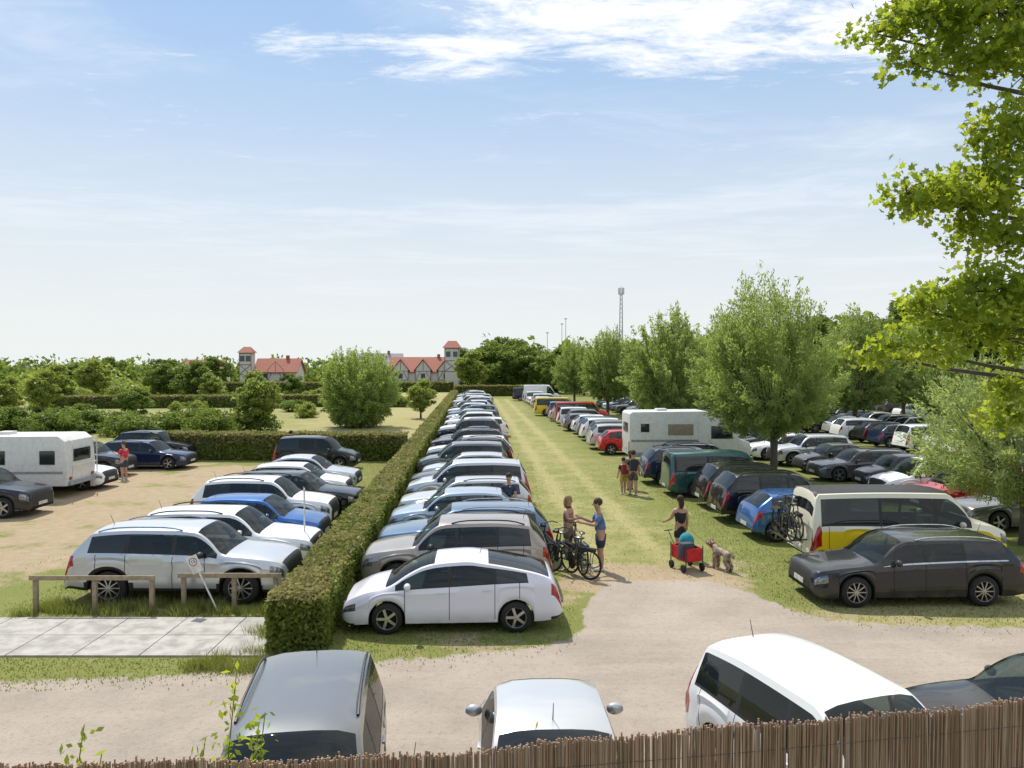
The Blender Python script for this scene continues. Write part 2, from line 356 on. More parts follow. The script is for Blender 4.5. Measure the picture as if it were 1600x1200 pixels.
while y<128:
    k=R.choice(kinds); L=SP[k]['L']; car(k,'white' if R.random()<.35 else R.choice(cols),-3.3+SL*(y-16)+R.uniform(-.2,.5)+L/2,y,math.pi+.05+R.uniform(-.03,.03),'in the row by the hedge',g1,1); y+=2.75+R.uniform(-.15,.25)
g2='cars parked along the grass aisle'
xr=lambda y:6.55+SL*(y-18)
car('wagon','dark grey',6.6+2.41,17.75,math.pi+.03,'','estate cars',0,10,extra='dark grey estate car with chrome rails parked on dry grass')
row2=[('hatch','blue',24.0,7.2),('suv','black',26.6,6.95),('suv','black',29.2,6.9),('van','teal',31.9,6.0),('suv','navy blue',35.1,5.8),('wagon','dark grey',38.1,7.0)]
for k,c,y,x0 in row2:
    ex='small teal van with rear door facing the aisle' if k=='van' else ''
    car(k,c,x0+SP[k]['L']/2,y,.05+R.uniform(-.02,.02),'parked tail to the grass aisle',g2,0,5,extra=ex,sc=(.9,1,.92) if k=='van' else None)
car('hatch','red',5.15+2.07,46.8,.05,'',g2,0,extra='red hatchback parked tail to the grass aisle')
y=49.6
while y<112:
    k=R.choice(kinds); L=SP[k]['L']; c=R.choice(cols); c='white' if c=='red' and R.random()<.8 else c
    car(k,c,xr(y)-.1+R.uniform(-.2,.4)+L/2,y,.05+R.uniform(-.03,.03),'in the row along the aisle',g2,1); y+=2.75+R.uniform(-.1,.2)
    if 70<y<73: car('van','red',xr(y)+2.6,y,.05,'in the row along the aisle',g2,1); y+=2.8
    if 82<y<85: car('van','yellow',xr(y)+1.6,y,.05,'in the row along the aisle',g2,1); y+=2.8
car('bigvan','white',xr(114)+2.6,114,.05,'at the end of the aisle',g2,1)
car('van','navy blue',xr(118)+1.0,118.5,.05,'at the end of the aisle',g2,1)
T=list(tpl('van',0,5,False,'yellow'))
camper=inst(T,'camper_van','yellow and cream boxy camper van with bicycles on its tailgate','van',(7.75+2.55,20.75,0),.03,'cream white',scale=(1.03,1,1.04))
def rowx(off,y0,y1,rz,lodY,grp,dens=1):
    y=y0
    while y<y1:
        x=xr(y)+off
        if abs(x)/y<.74 and R.random()<dens:
            k=R.choice(kinds); c=R.choice(cols); c='silver' if c=='red' and R.random()<.6 else c
            car(k,c,x+R.uniform(-.3,.3),y,rz+R.uniform(-.04,.04),'parked in a row on grass',grp,0 if y<lodY else 1,5)
        y+=2.68+R.uniform(-.05,.2)
rowx(10.6,22.5,104,math.pi+.05,38,'cars in the second row')
rowx(21.0,34,112,.05,20,'cars in the third row'); rowx(26.0,40,112,math.pi+.05,20,'cars in the fourth row')
rowx(37,56,118,.05,20,'cars in the far rows'); rowx(42,62,118,math.pi+.05,20,'cars in the far rows'); rowx(53,80,125,.05,20,'cars in the far rows')
g3='cars parked behind the hedge'
for k,c,x0,y,spk,rz,ex in [('suv','silver',-10.0,17.95,10,.0,'large silver SUV parked behind the wooden rail'),('wagon','white',-10.0,20.6,7,.02,''),('hatch','blue',-9.6,22.9,5,0,''),('suv','white',-10.3,25.2,5,.03,''),
 ('wagon','black',-10.3,27.9,5,0,''),('hatch','white',-10.6,30.8,5,.03,''),('saloon','silver',-11.1,33.3,5,0,''),('mpv','black',-12.2,39.8,5,0,''),
 ('suv','dark grey',-21.3,27.6,5,.0,'dark grey SUV parked beside the caravan'),('hatch','white',-21.6,33.6,5,0,''),('suv','dark grey',-23.0,37.4,5,0,''),('wagon','navy blue',-21.4,40.2,5,0,''),('suv','black',-22.2,43.2,5,0,'')]:
    sc=(1.1,1.03,1.0) if ex.startswith('large') else None
    car(k,c,x0+SP[k]['L']/2*(1.1 if sc else 1),y,rz,'parked on the worn dirt lot' if x0<-12 else 'parked on grass facing the hedge',g3,0,spk,extra=ex,sc=sc)
car('mpvrail','grey',-2.25,8.15,-math.pi/2+.14,'','near cars',0,5,extra='grey boxy car with black roof rails facing the embankment',sc=(1,.98,1.03))
car('city','silver',.42,9.12,math.pi/2+.03,'','near cars',0,5,extra='small silver car with black mirrors facing the gravel road')
car('mpv','white',3.8,9.0,-math.pi/2+.34,'','near cars',0,5,extra='white minivan parked facing the reed fence',sc=(.92,1,.99))
car('hatch','black',7.3,9.95,math.pi-.06,'','near cars',0,5,extra='black hatchback parked at the road edge',sc=(1,1,.96))
# ---------------------------------------------------------------- motorhome and caravan
M_cw=mat('caravan_white',(.68,.68,.66),.4,var=.08); M_cg=mat('caravan_grey_stripe',(.3,.31,.33),.4); M_win=M_gdark; M_brown=mat('window_curtain',(.3,.25,.18),.6)
def panel(par,name,c,d,m,bev=.02): return obj(name,MB().box((0,0,0),d).mesh(name,[m],bevel=bev),par,c)
mt,mr=wheel_meshes(.33,5,False)
def put_wheels(par,xs,y):
    for x in xs:
        for sg in (1,-1):
            o=obj('wheel',mt,par,(x,sg*y,.33),(0,0,0 if sg>0 else math.pi)); obj('rim',mr,o)
mh=root('motorhome','white motorhome with grey stripes parked beside the aisle','motorhome',(6.3+3.35,43.0,0),.05,scale=(.93,1,1))
obj('body',MB().prof([(-3.6,.45),(-3.6,2.7),(-3.45,2.82),(.9,2.85),(1.7,2.68),(2.0,2.25),(2.95,1.32),(3.5,1.15),(3.6,.75),(3.55,.4)],-1.1,1.1).mesh('body',[M_cw],bevel=.06),mh)
q=MB(); q.add([(2.07,-.9,2.22),(2.07,.9,2.22),(2.93,.95,1.38),(2.93,-.95,1.38)],[(0,3,2,1)]); obj('windshield',q.mesh('windshield',[M_win]),mh)
for sg in (1,-1):
    q=MB(); q.add([(1.2,sg*1.115,1.35),(2.55,sg*1.115,1.35),(1.95,sg*1.115,2.0),(1.2,sg*1.115,2.05)],[(0,1,2,3)]); obj('side_window',q.mesh('w',[M_win]),mh)
    panel(mh,'window',(-.6,sg*1.105,1.85),(1.5,.04,.6),M_brown); panel(mh,'window',(-2.7,sg*1.105,1.95),(.5,.04,.45),M_win)
    panel(mh,'stripe',(-1.2,sg*1.104,1.25),(4.6,.02,.12),M_cg,.0); panel(mh,'skirt',(-.6,sg*1.10,.5),(5.6,.05,.25),M_cg,.01)
    panel(mh,'taillight',(-3.61,sg*.95,.95),(.05,.12,.5),M_red); panel(mh,'mirror',(2.3,sg*1.3,1.6),(.12,.25,.35),M_trim,.03)
panel(mh,'door',(.75,-1.107,1.5),(.65,.03,1.7),M_cw); panel(mh,'rear_window',(-3.61,0,1.95),(.04,1.2,.5),M_win); panel(mh,'roof_vent',(-1.5,0,2.89),(.6,.6,.12),M_cw); panel(mh,'license_plate',(-3.62,0,.8),(.02,.5,.12),M_plate,.0)
put_wheels(mh,(-2.0,2.75),1.02)
cv=root('caravan','white touring caravan with black windows on dirt','caravan',(-20.7,31.7,0),.03)
obj('body',MB().prof([(-2.9,.5),(-3.0,1.4),(-2.8,2.3),(-2.5,2.5),(2.6,2.52),(2.9,2.3),(3.0,1.3),(2.95,.5)],-1.1,1.1).mesh('body',[M_cw],bevel=.07),cv)
for sg in (1,-1):
    for x,w_ in ((-1.9,.9),(.1,.9),(2.2,.6)): panel(cv,'window',(x,sg*1.106,1.65),(w_,.04,.55),M_win)
    panel(cv,'stripe',(0,sg*1.103,1.05),(5.6,.012,.1),M_cg,0); panel(cv,'taillight',(2.99,sg*.85,.8),(.05,.18,.12),M_red,.01)
panel(cv,'rear_window',(2.99,0,1.7),(.05,1.3,.5),M_win); panel(cv,'roof_vent',(0,0,2.57),(.5,.5,.12),M_cw); panel(cv,'bumper',(3.02,0,.6),(.1,2.0,.15),M_cg)
q=MB(); q.tube([(-2.9,.6,.5),(-4.1,0,.45)],.05).tube([(-2.9,-.6,.5),(-4.1,0,.45)],.05).tube([(-4.0,0,.5),(-4.0,0,0)],.03); obj('hitch',q.mesh('hitch',[M_cg]),cv)
q=MB(); q.tube([(2.95,-.95,2.35),(3.12,-.95,2.2),(3.12,-.95,.8)],.02).tube([(2.95,.95,2.35),(3.12,.95,2.2),(3.12,.95,.8)],.02).tube([(3.12,-.95,1.3),(3.12,.95,1.3)],.02); obj('handle_bar',q.mesh('handle_bar',[M_plate]),cv)
put_wheels(cv,(.2,),1.02)
# ---------------------------------------------------------------- bicycles
M_bk=mat('bicycle_black',(.02,.02,.022),.35,coat=.5)
def bike_tpl():
    T=[]
    fr=MB()
    for a,b_,r_ in [((-.1,0,.28),(-.22,0,.82),.02),((-.1,0,.28),(.42,0,.78),.028),((-.2,0,.55),(.42,0,.82),.022),((.42,0,.76),(.39,0,.92),.022),
        ((-.1,.03,.28),(-.56,.05,.34),.012),((-.1,-.03,.28),(-.56,-.05,.34),.012),((-.2,0,.62),(-.56,.05,.34),.01),((-.2,0,.62),(-.56,-.05,.34),.01),
        ((.43,.05,.78),(.56,.05,.34),.014),((.43,-.05,.78),(.56,-.05,.34),.014),((-.75,.05,.74),(-.25,.05,.74),.01),((-.75,-.05,.74),(-.25,-.05,.74),.01),((-.6,.06,.34),(-.65,.06,.74),.008),((-.6,-.06,.34),(-.65,-.06,.74),.008)]: fr.tube([a,b_],r_,6)
    fr.box((-.02,0,.42),(.1,.07,.32),0,Matrix.Rotation(.2,3,'Y')); fr.box((-.5,0,.7),(.42,.13,.07))
    T.append(dict(n='frame',me=fr.mesh('frame',[M_bk]),par=None,loc=(0,0,0),pm=0,rot=(0,0,0)))
    h=MB(); h.tube([(.39,0,.9),(.36,0,1.08)],.016).tube([(.22,.3,1.06),(.34,.2,1.1),(.37,0,1.08),(.34,-.2,1.1),(.22,-.3,1.06)],.015); h.box((.44,0,1.0),(.16,.06,.06))
    T.append(dict(n='handlebar',me=h.mesh('h',[M_bk]),par=None,loc=(0,0,0),pm=0,rot=(0,0,0)))
    sd=MB(); sd.tube([(-.22,0,.8),(-.25,0,.94)],.014); sd.ell((-.26,0,.95),(.15,.08,.035))
    T.append(dict(n='saddle',me=sd.mesh('s',[M_bk]),par=None,loc=(0,0,0),pm=0,rot=(0,0,0)))
    pd=MB(); pd.tube([(0,-.08,0),(0,.08,0)],.015).lathe_y([(.001,.05),(.09,.05),(.09,.04),(.001,.04)],16).tube([(0,.07,0),(.12,.08,-.12)],.012).tube([(0,-.07,0),(-.12,-.08,.12)],.012).box((.12,.12,-.12),(.08,.1,.025)).box((-.12,-.12,.12),(.08,.1,.025))
    T.append(dict(n='pedals',me=pd.mesh('p',[M_bk]),par=None,loc=(-.1,0,.28),pm=0,rot=(0,0,0)))
    wm=MB(); ty=[( .333+.022*math.cos(a),.022*math.sin(a)) for a in np.linspace(0,2*math.pi,7)]; wm.lathe_y(ty,32)
    rm=MB(); rm.lathe_y([(.305,-.012),(.32,-.012),(.32,.012),(.305,.012),(.305,-.012)],32); rm.lathe_y([(.03,-.05),(.03,.05)],8)
    for k in range(18):
        a=2*math.pi*k/18; rm.tube([(.03*math.cos(a),.03*(-1)**k,.03*math.sin(a)),(.31*math.cos(a),0,.31*math.sin(a))],.0025,3)
    me1=wm.mesh('tyre',[M_tyre],ang=80); me2=rm.mesh('rim',[M_rimd])
    for x in (-.56,.56):
        T.append(dict(n='wheel',me=me1,par=None,loc=(x,0,.353),pm=0,rot=(0,0,0))); T.append(dict(n='rim',me=me2,par=len(T)-1,loc=(0,0,0),pm=0,rot=(0,0,0)))
    return T
BT=bike_tpl()
def bike(x,y,z,rz,lab,lean=0,sc=1):
    o=inst(BT,'bicycle',lab,'bicycle',(x,y,z),rz,group='bicycles',scale=(sc,sc,sc)); o.rotation_euler=(lean,0,rz); return o
bike(1.45,19.45,0,2.45,'black city bicycle standing beside the man',.05,1.05); bike(1.15,20.2,0,2.2,'black trekking bicycle held by the woman',-.05,1.05); bike(1.72,20.15,0,1.75,'black bicycle standing on dry grass',.04,1.05)
bike(7.5,20.75,.74,math.pi/2+.03,'black bicycle mounted on the camper van tailgate',0,.95); bike(7.3,20.7,.72,-math.pi/2+.03,'grey bicycle mounted on the camper van rack',0,.95)
q=MB(); q.tube([(-2.55,-.6,.75),(-3.15,-.6,.7)],.02).tube([(-2.55,.6,.75),(-3.15,.6,.7)],.02).tube([(-2.75,-.8,.72),(-2.75,.8,.72)],.02).tube([(-3.0,-.8,.7),(-3.0,.8,.7)],.02).tube([(-2.6,-.3,.7),(-2.7,-.3,1.7),(-2.7,.3,1.7),(-2.6,.3,.7)],.015)
obj('bicycle_rack',q.mesh('rack',[M_trim]),camper)
# ---------------------------------------------------------------- people
def skin(name,V,E,RR,mats,sub=1,k=1.22):
    me=bpy.data.meshes.new(name); me.from_pydata([tuple(v) for v in V],E,[]); o=bpy.data.objects.new(name,me); COL.objects.link(o)
    md=o.modifiers.new('s','SKIN'); md.use_smooth_shade=True; md.branch_smoothing=.6
    for i,r_ in enumerate(RR):
        d=me.skin_vertices[0].data[i]; r_=r_*(k if r_>.025 else 1.0); d.radius=(r_,r_); d.use_root=(i==0)
    s_=o.modifiers.new('b','SUBSURF'); s_.levels=sub
    dg=bpy.context.evaluated_depsgraph_get(); dg.update(); m2=bpy.data.meshes.new_from_object(o.evaluated_get(dg))
    bpy.data.objects.remove(o); m2.name=name; m2.materials.clear()
    for m_ in mats: m2.materials.append(m_)
    m2.polygons.foreach_set('use_smooth',[True]*len(m2.polygons)); return m2
M_skin=mat('skin',(.46,.27,.18),.5,var=.1); cl={}
def cloth(c):
    if c not in cl: cl[c]=mat('cloth',c,.85,var=.2)
    return cl[c]
def person(loc,rz,label,top,bottom,hair,arms,h=1.78,stride=.0,longhair=False,pack=None,sleeve=True,lean=0):
    rt=root('person',label,'person',loc,rz); k=h/1.78; rt.scale=(k,k,k)
    V=[];E=[];RR=[]
    def a(p,r_,par=None):
        V.append(Vector(p)); RR.append(r_); i=len(V)-1
        if par is not None: E.append((par,i))
        return i
    le=lambda z:lean*(z-.95)
    pel=a((0,0,.95),.125); wa=a((0,le(1.1),1.1),.115,pel); ch=a((0,le(1.3),1.3),.14,wa); nb=a((0,le(1.45),1.45),.07,ch); nk=a((0,le(1.52)+.01,1.52),.05,nb); h1=a((0,le(1.6)+.03,1.6),.065,nk); h2=a((0,le(1.68)+.025,1.68),.083,h1); h3=a((0,le(1.75)+.01,1.75),.055,h2)
    J={}
    for sg,(eo,ho) in zip((1,-1),arms):
        sh=a((sg*.17,le(1.41),1.41),.058,ch); s0=V[sh]; el=a(s0+Vector((sg*eo[0],eo[1],eo[2])),.042,sh); ha=s0+Vector((sg*ho[0],ho[1],ho[2])); wr=a(ha,.028,el)
        d=(ha-V[el]).normalized(); sd=d.cross(Vector((0,1,.3))).normalized(); pm=a(ha+d*.07,.034,wr); J[sg]=(s0,V[el],ha)
        for j,(off,ln) in enumerate(((-.027,.06),(-.009,.075),(.009,.07),(.027,.055))):
            f1=a(ha+d*(.1)+sd*off,.009,pm); a(ha+d*(.1+ln)+sd*off+Vector((0,.02,-.005)),.008,f1)
        t1=a(ha+d*.06-sd*.045,.01,pm); a(ha+d*.1-sd*.055,.008,t1)
    LG={}
    for sg in (1,-1):
        y=sg*stride; hp=a((sg*.09,0,.88),.095,pel); kn=a((sg*.1,y*.5+.02,.5),.06,hp); cf=a((sg*.102,y*.8-.01,.34),.058,kn); an=a((sg*.105,y-.01,.09),.038,cf); a((sg*.115,y+.13,.035),.033,an); LG[sg]=(V[hp],V[kn],V[an])
    obj('body',skin('body',V,E,RR,[M_skin]),rt)
    V2=[V[ch],V[wa],Vector((0,0,.93)),V[nb]-Vector((0,0,.03))]; E2=[(0,1),(1,2),(0,3)]; R2=[.16,.145,.145,.075]
    for sg in (1,-1):
        V2.append(J[sg][0]+Vector((-sg*(0 if sleeve else .03),0,.0))); R2.append(.072); E2.append((0,len(V2)-1))
        if sleeve: V2.append(J[sg][0].lerp(J[sg][1],.75)); R2.append(.064); E2.append((len(V2)-2,len(V2)-1))
    obj('shirt',skin('shirt',V2,E2,R2,[cloth(top)]),rt)
    V3=[Vector((0,0,.94)),Vector((0,0,1.03))]; E3=[(0,1)]; R3=[.145,.135]
    for sg in (1,-1):
        V3+=[LG[sg][0],LG[sg][0].lerp(LG[sg][1],.85)]; R3+=[.115,.092]; n_=len(V3); E3+=[(0,n_-2),(n_-2,n_-1)]
    obj('shorts',skin('shorts',V3,E3,R3,[cloth(bottom)]),rt)
    q=MB(); hy=le(1.7); q.ell((0,hy-.005,1.72),(.103,.118,.105),0,14,9)
    if longhair: q.ell((0,hy-.09,1.6),(.08,.06,.17))
    obj('hair',q.mesh('hair',[cloth(hair)]),rt)
    q=MB(); q.ell((0,hy+.125,1.655),(.014,.02,.025)); q.ell((.035,hy+.108,1.685),(.012,.01,.008),1); q.ell((-.035,hy+.108,1.685),(.012,.01,.008),1); q.ell((0,hy+.112,1.615),(.025,.008,.007),2)
    q.ell((.095,hy+.02,1.665),(.012,.02,.03)); q.ell((-.095,hy+.02,1.665),(.012,.02,.03))
    obj('face',q.mesh('face',[M_skin,M_dark,cloth((.35,.1,.09))]),rt)
    q=MB()
    for sg in (1,-1):
        an=LG[sg][2]; q.ell((an.x+sg*.01,an.y+.07,.04),(.055,.15,.05))
    obj('shoes',q.mesh('shoes',[cloth((.5,.5,.5) if not longhair else (.05,.05,.05))]),rt)
    if pack: obj('backpack',MB().box((0,-.25,1.25),(.32,.2,.48),0,None,.8,.8).mesh('backpack',[cloth(pack)],bevel=.05),rt)
    return rt
dn=((.05,.0,-.29),(.08,.08,-.52))
person((2.3,19.95,0),math.pi/2,'man in blue t-shirt and dark shorts holding a bicycle',(.10,.17,.34),(.03,.035,.06),(.05,.035,.025),(((.05,.15,-.25),(.0,.42,-.12)),((.04,.12,-.24),(.0,.4,-.18))),1.85,lean=.1)
person((1.55,21.2,0),-math.pi/2-.6,'blonde woman in pink top reaching to a bicycle',(.35,.14,.13),(.15,.12,.10),(.35,.24,.10),(((.05,.12,-.26),(.0,.38,-.2)),dn),1.72,longhair=True,sleeve=False)
person((4.65,21.3,0),.25,'woman in black top and shorts walking a dog',(.015,.015,.018),(.02,.02,.02),(.04,.02,.012),(dn,((.06,.1,-.27),(.12,.3,-.38))),1.7,.16,True,sleeve=False)
person((4.62,32.0,0),.1,'person in yellow shorts carrying a red backpack',(.05,.05,.06),(.5,.4,.04),(.05,.03,.02),(dn,dn),1.5,.15,pack=(.25,.02,.02))
person((4.98,31.7,0),-.1,'man in dark shirt and grey shorts walking away',(.06,.055,.05),(.10,.09,.08),(.04,.03,.02),(dn,dn),1.82,-.15,pack=(.03,.03,.04))
person((5.05,33.0,0),.0,'woman in pinkish top walking along the aisle',(.3,.2,.18),(.08,.08,.09),(.1,.06,.03),(dn,dn),1.68,.12,True)
person((-.1,25.35,0),2.9,'man in navy shirt standing between parked cars',(.03,.05,.10),(.04,.04,.05),(.05,.03,.02),(dn,dn),1.76)
person((-18.1,36.0,0),1.2,'person in red shirt standing by the caravan',(.6,.03,.05),(.05,.06,.1),(.1,.06,.03),(dn,((.05,.1,-.26),(0,.35,-.15))),1.78)
person((-11.9,41.6,0),-1,'person in dark shirt beside a black car',(.02,.02,.025),(.03,.03,.04),(.03,.02,.02),(dn,dn),1.8)
dg_=root('dog','shaggy tan dog on a leash standing on gravel','dog',(5.45,20.0,0),rad(118),scale=(.95,.9,.95))
V=[(-.25,0,.5),(0,0,.5),(.2,0,.52),(.33,0,.6),(.42,0,.68),(.5,0,.66),(.6,0,.63)];RR=[.09,.105,.13,.08,.08,.055,.035];E=[(i,i+1) for i in range(6)]
for y_ in (.075,-.075):
    n_=len(V); V+=[(.22,y_,.38),(.2,y_,.2),(.22,y_,.03),(.27,y_,.025)]; RR+=[.06,.038,.03,.03]; E+=[(2,n_),(n_,n_+1),(n_+1,n_+2),(n_+2,n_+3)]
    n_=len(V); V+=[(-.22,y_,.38),(-.17,y_,.27),(-.31,y_,.17),(-.28,y_,.03),(-.23,y_,.025)]; RR+=[.08,.05,.03,.028,.03]; E+=[(0,n_)]+[(n_+i,n_+i+1) for i in range(4)]
n_=len(V); V+=[(-.36,0,.52),(-.46,0,.42)]; RR+=[.03,.02]; E+=[(0,n_),(n_,n_+1)]
M_fur=mat('brindle_fur',(.46,.35,.25),.8,scale=9,c2=(.16,.13,.11)); dme=skin('dog_body',V,E,RR,[M_fur],1,1.12); obj('body',dme,dg_)
co_=np.zeros(len(dme.vertices)*3); dme.vertices.foreach_get('co',co_); co_=co_.reshape(-1,3); no_=np.zeros(len(dme.vertices)*3); dme.vertices.foreach_get('normal',no_); no_=no_.reshape(-1,3)
ii=G.integers(0,len(co_),2500); Cf=co_[ii]+G.normal(0,.010,(2500,3)); obj('fur',fast_mesh('fur',leaves(Cf,no_[ii]*.4+np.array([-.5,0,-.6])+G.normal(0,.2,(2500,3)),.03,.006),4,[M_fur]),dg_)
q=MB()
for y_ in (.05,-.05): q.ell((.4,y_,.74),(.02,.03,.05))
obj('ears',q.mesh('ears',[M_fur]),dg_); obj('collar',MB().tube([(.34,0,.58),(.38,0,.65)],[.1,.095],12).mesh('collar',[cloth((.4,.02,.02))]),dg_)
q=MB(); q.tube([(4.82,21.45,1.05),(4.95,21,.75),(5.15,20.5,.6),(5.28,20.3,.6)],.006,4)
obj('leash',q.mesh('leash',[M_trim]),None,label='thin black leash between the woman and the dog',category='leash')
hc=root('hand_cart','red folding hand cart loaded with bags','hand cart',(4.55,20.05,0),.35)
q=MB(); q.box((0,0,.3),(.46,.68,.04)); 
for sx in (-1,1): q.box((sx*.23,0,.46),(.025,.68,.32))
for sy in (-1,1): q.box((0,sy*.34,.46),(.46,.025,.32))
obj('tub',q.mesh('tub',[cloth((.55,.02,.02))]),hc)
q=MB()
for sx in (-1,1):
    for sy in (-1,1): q.tube([(sx*.25,sy*.36,.15),(sx*.25,sy*.36,.68)],.014)
q.tube([(0,.36,.25),(0,.9,.85)],.012).tube([(-.12,.9,.85),(.12,.9,.85)],.015); obj('frame',q.mesh('frame',[M_trim]),hc)
wt=MB().lathe_y([(.001,-.025),(.06,-.03),(.1,-.025),(.11,0),(.1,.025),(.06,.03),(.001,.025)],16).mesh('cart_wheel',[M_tyre])
for sx in (-1,1):
    for sy in (-1,1): obj('wheel',wt,hc,(sx*.28,sy*.28,.11),(0,0,math.pi/2))
o=root('bag','round teal bag lying in the red cart','bag',(4.58,20.2,.32),.35); obj('pouch',MB().ell((0,0,.38),(.2,.2,.24)).mesh('bag',[cloth((.02,.26,.32))]),o)
o=root('bag','dark cool bag lying in the red cart','bag',(4.5,19.87,.32),.35); obj('pouch',MB().box((0,0,.22),(.36,.26,.42)).mesh('bag',[cloth((.06,.06,.08))],bevel=.05),o)
# ---------------------------------------------------------------- ground
YX=[-60,-14,-8.4,-4.2,-3,.6,1.3,1.7,2.4,4.9,5.5,6.2,7.2,10,20,60]; YV=[11.5,12.4,12.75,13.2,13.5,14.4,14.9,17.2,18.9,18.9,18.0,16.3,15.7,15.5,15.4,17]
def yedge(x): return float(np.interp(x,YX,YV))
xs=np.concatenate([[-4000,-2000,-1000,-500,-300,-180,-120,-85,-62],np.arange(-46,-16,1.),np.arange(-16,17,.28),np.arange(17,62,1.2),[75,95,130,200,350,700,1500,4000]])
ys=np.concatenate([[-200,-60,-20,-5,0,1.5,2.6],np.arange(3.2,6,.3),np.arange(6.1,46,.28),np.arange(46.2,150,1.5),[160,180,220,300,450,800,1600,4500]])
X,Y=np.meshgrid(xs,ys); nx,ny=len(xs),len(ys)
t=np.clip((Y-3.4)/1.8,0,1); Z=3.0*(1-t*t*(3-2*t))
sm=lambda a,b,v: np.clip((v-a)/(b-a),0,1)**2*(3-2*np.clip((v-a)/(b-a),0,1))
YE=np.interp(X,YX,YV)
gravel=1-sm(-.5,.7,Y-YE)
gravel*=sm(5.0,5.6,Y)
dirt=.8*sm(-10.6,-12.8,X)*sm(15.5,18.5,Y)*(1-sm(39,45,Y))*(1-sm(24,30,-X)*.5)
xm=3.45+SL*(Y-18)
tr=np.exp(-((np.abs(X-xm)-.85)/.42)**2)*sm(17,21,Y)*(1-sm(120,130,Y))
dry=np.maximum(tr*.8,.42*np.exp(-((X-xm)/2.4)**2)*sm(17,20,Y)*(1-sm(120,130,Y)))
far=sm(46,52,Y)*(1-sm(150,190,Y)); xh=X+.05*(Y-14)
dry=np.maximum(dry,far*sm(-4.2,-5.5,xh)*(.8-.4*sm(-12,-20,xh)))
dirt=np.maximum(dirt,.8*np.exp(-((Y-19.2)/1.9)**2)*(1-sm(1.8,3.4,np.abs(X-3.6))))
dirt=np.maximum(dirt,.35*(1-sm(0,1.8,np.abs(Y-YE)))*(X>-2.5))
dry=np.maximum(dry,.6*sm(6,7.5,X)*(1-sm(17.5,20,Y))*sm(14,16,Y))
me=bpy.data.meshes.new('ground'); me.vertices.add(nx*ny); me.vertices.foreach_set('co',np.stack([X,Y,Z],-1).astype(np.float32).ravel())
I=np.arange(nx*ny).reshape(ny,nx); F=np.stack([I[:-1,:-1],I[:-1,1:],I[1:,1:],I[1:,:-1]],-1).reshape(-1,4)
me.loops.add(F.size); me.loops.foreach_set('vertex_index',F.astype(np.int32).ravel()); me.polygons.add(len(F)); me.polygons.foreach_set('loop_start',np.arange(len(F),dtype=np.int32)*4); me.update(calc_edges=True)
ca=me.color_attributes.new('zone','FLOAT_COLOR','POINT'); ca.data.foreach_set('color',np.stack([gravel,dirt,dry,np.ones_like(dry)],-1).astype(np.float32).ravel())
def gravel_col(nt,pos):
    a=noise_(nt,.4,pos,6,.65); b_=noise_(nt,9,pos,7,.8); v=nd(nt,'ShaderNodeTexVoronoi',{},{'Scale':24.0}); nt.links.new(pos,v.inputs['Vector'])
    st=nd(nt,'ShaderNodeMapping',{},{'Scale':(.12,1.6,1)}); nt.links.new(pos,st.inputs[0]); s_=noise_(nt,1.0,st.outputs[0],4,.6)
    c=mixc(nt,ramp_(nt,a,.3,.68),(.40,.34,.285,1),(.30,.258,.222,1)); c=mixc(nt,math_(nt,'MULTIPLY',ramp_(nt,s_,.45,.7),.4),c,(.45,.375,.29,1))
    c=mixc(nt,math_(nt,'MULTIPLY',ramp_(nt,b_,.48,.72),.55),c,(.17,.145,.125,1))
    c=mixc(nt,math_(nt,'MULTIPLY',ramp_(nt,v.outputs[0],.28,.05),.4),c,(.56,.50,.44,1)); return c,b_
m,nt,b,o=newmat('ground_cover'); pos=nd(nt,'ShaderNodeNewGeometry').outputs['Position']
at=nd(nt,'ShaderNodeAttribute',{'attribute_name':'zone'}); sp=nd(nt,'ShaderNodeSeparateColor',{},{0:at.outputs['Color']})
n1=noise_(nt,.45,pos,6,.65); n2=noise_(nt,2.6,pos,6,.7); n3=noise_(nt,22,pos,4,.7); n0=noise_(nt,.07,pos,4)
g=mixc(nt,ramp_(nt,n3,.3,.7),(.135,.155,.04,1),(.215,.23,.07,1)); 
dryc=mixc(nt,ramp_(nt,n3,.3,.7),(.28,.25,.11,1),(.39,.35,.17,1))
dm=math_(nt,'ADD',sp.outputs[2],math_(nt,'MULTIPLY',math_(nt,'SUBTRACT',n2,.5),1.4)); dm=math_(nt,'ADD',dm,math_(nt,'MULTIPLY',math_(nt,'SUBTRACT',n1,.5),1.5))
g=mixc(nt,ramp_(nt,dm,.02,.82),g,dryc); g=mixc(nt,math_(nt,'MULTIPLY',ramp_(nt,n0,.45,.65),.4),g,(.26,.245,.09,1))
dirtc=mixc(nt,ramp_(nt,n2,.3,.7),(.38,.295,.19,1),(.29,.225,.145,1)); dirtc=mixc(nt,ramp_(nt,n3,.45,.75),dirtc,(.43,.35,.245,1))
k=math_(nt,'ADD',sp.outputs[1],math_(nt,'MULTIPLY',math_(nt,'SUBTRACT',n2,.5),1.2)); k=math_(nt,'ADD',k,math_(nt,'MULTIPLY',math_(nt,'SUBTRACT',n1,.5),2.8)); g=mixc(nt,ramp_(nt,k,.28,.75),g,dirtc)
gc,gb=gravel_col(nt,pos); k=math_(nt,'ADD',sp.outputs[0],math_(nt,'MULTIPLY',math_(nt,'SUBTRACT',n2,.5),1.1)); g=mixc(nt,ramp_(nt,k,.38,.62),g,gc)
nt.links.new(g,b.inputs['Base Color']); b.inputs['Roughness'].default_value=.95; b.inputs['Specular IOR Level'].default_value=.15
nt.links.new(nd(nt,'ShaderNodeBump',{},{'Strength':.8,'Distance':.03,'Height':n3}).outputs[0],b.inputs['Normal']); me.materials.append(m)
gr=obj('ground',me); gr['kind']='structure'
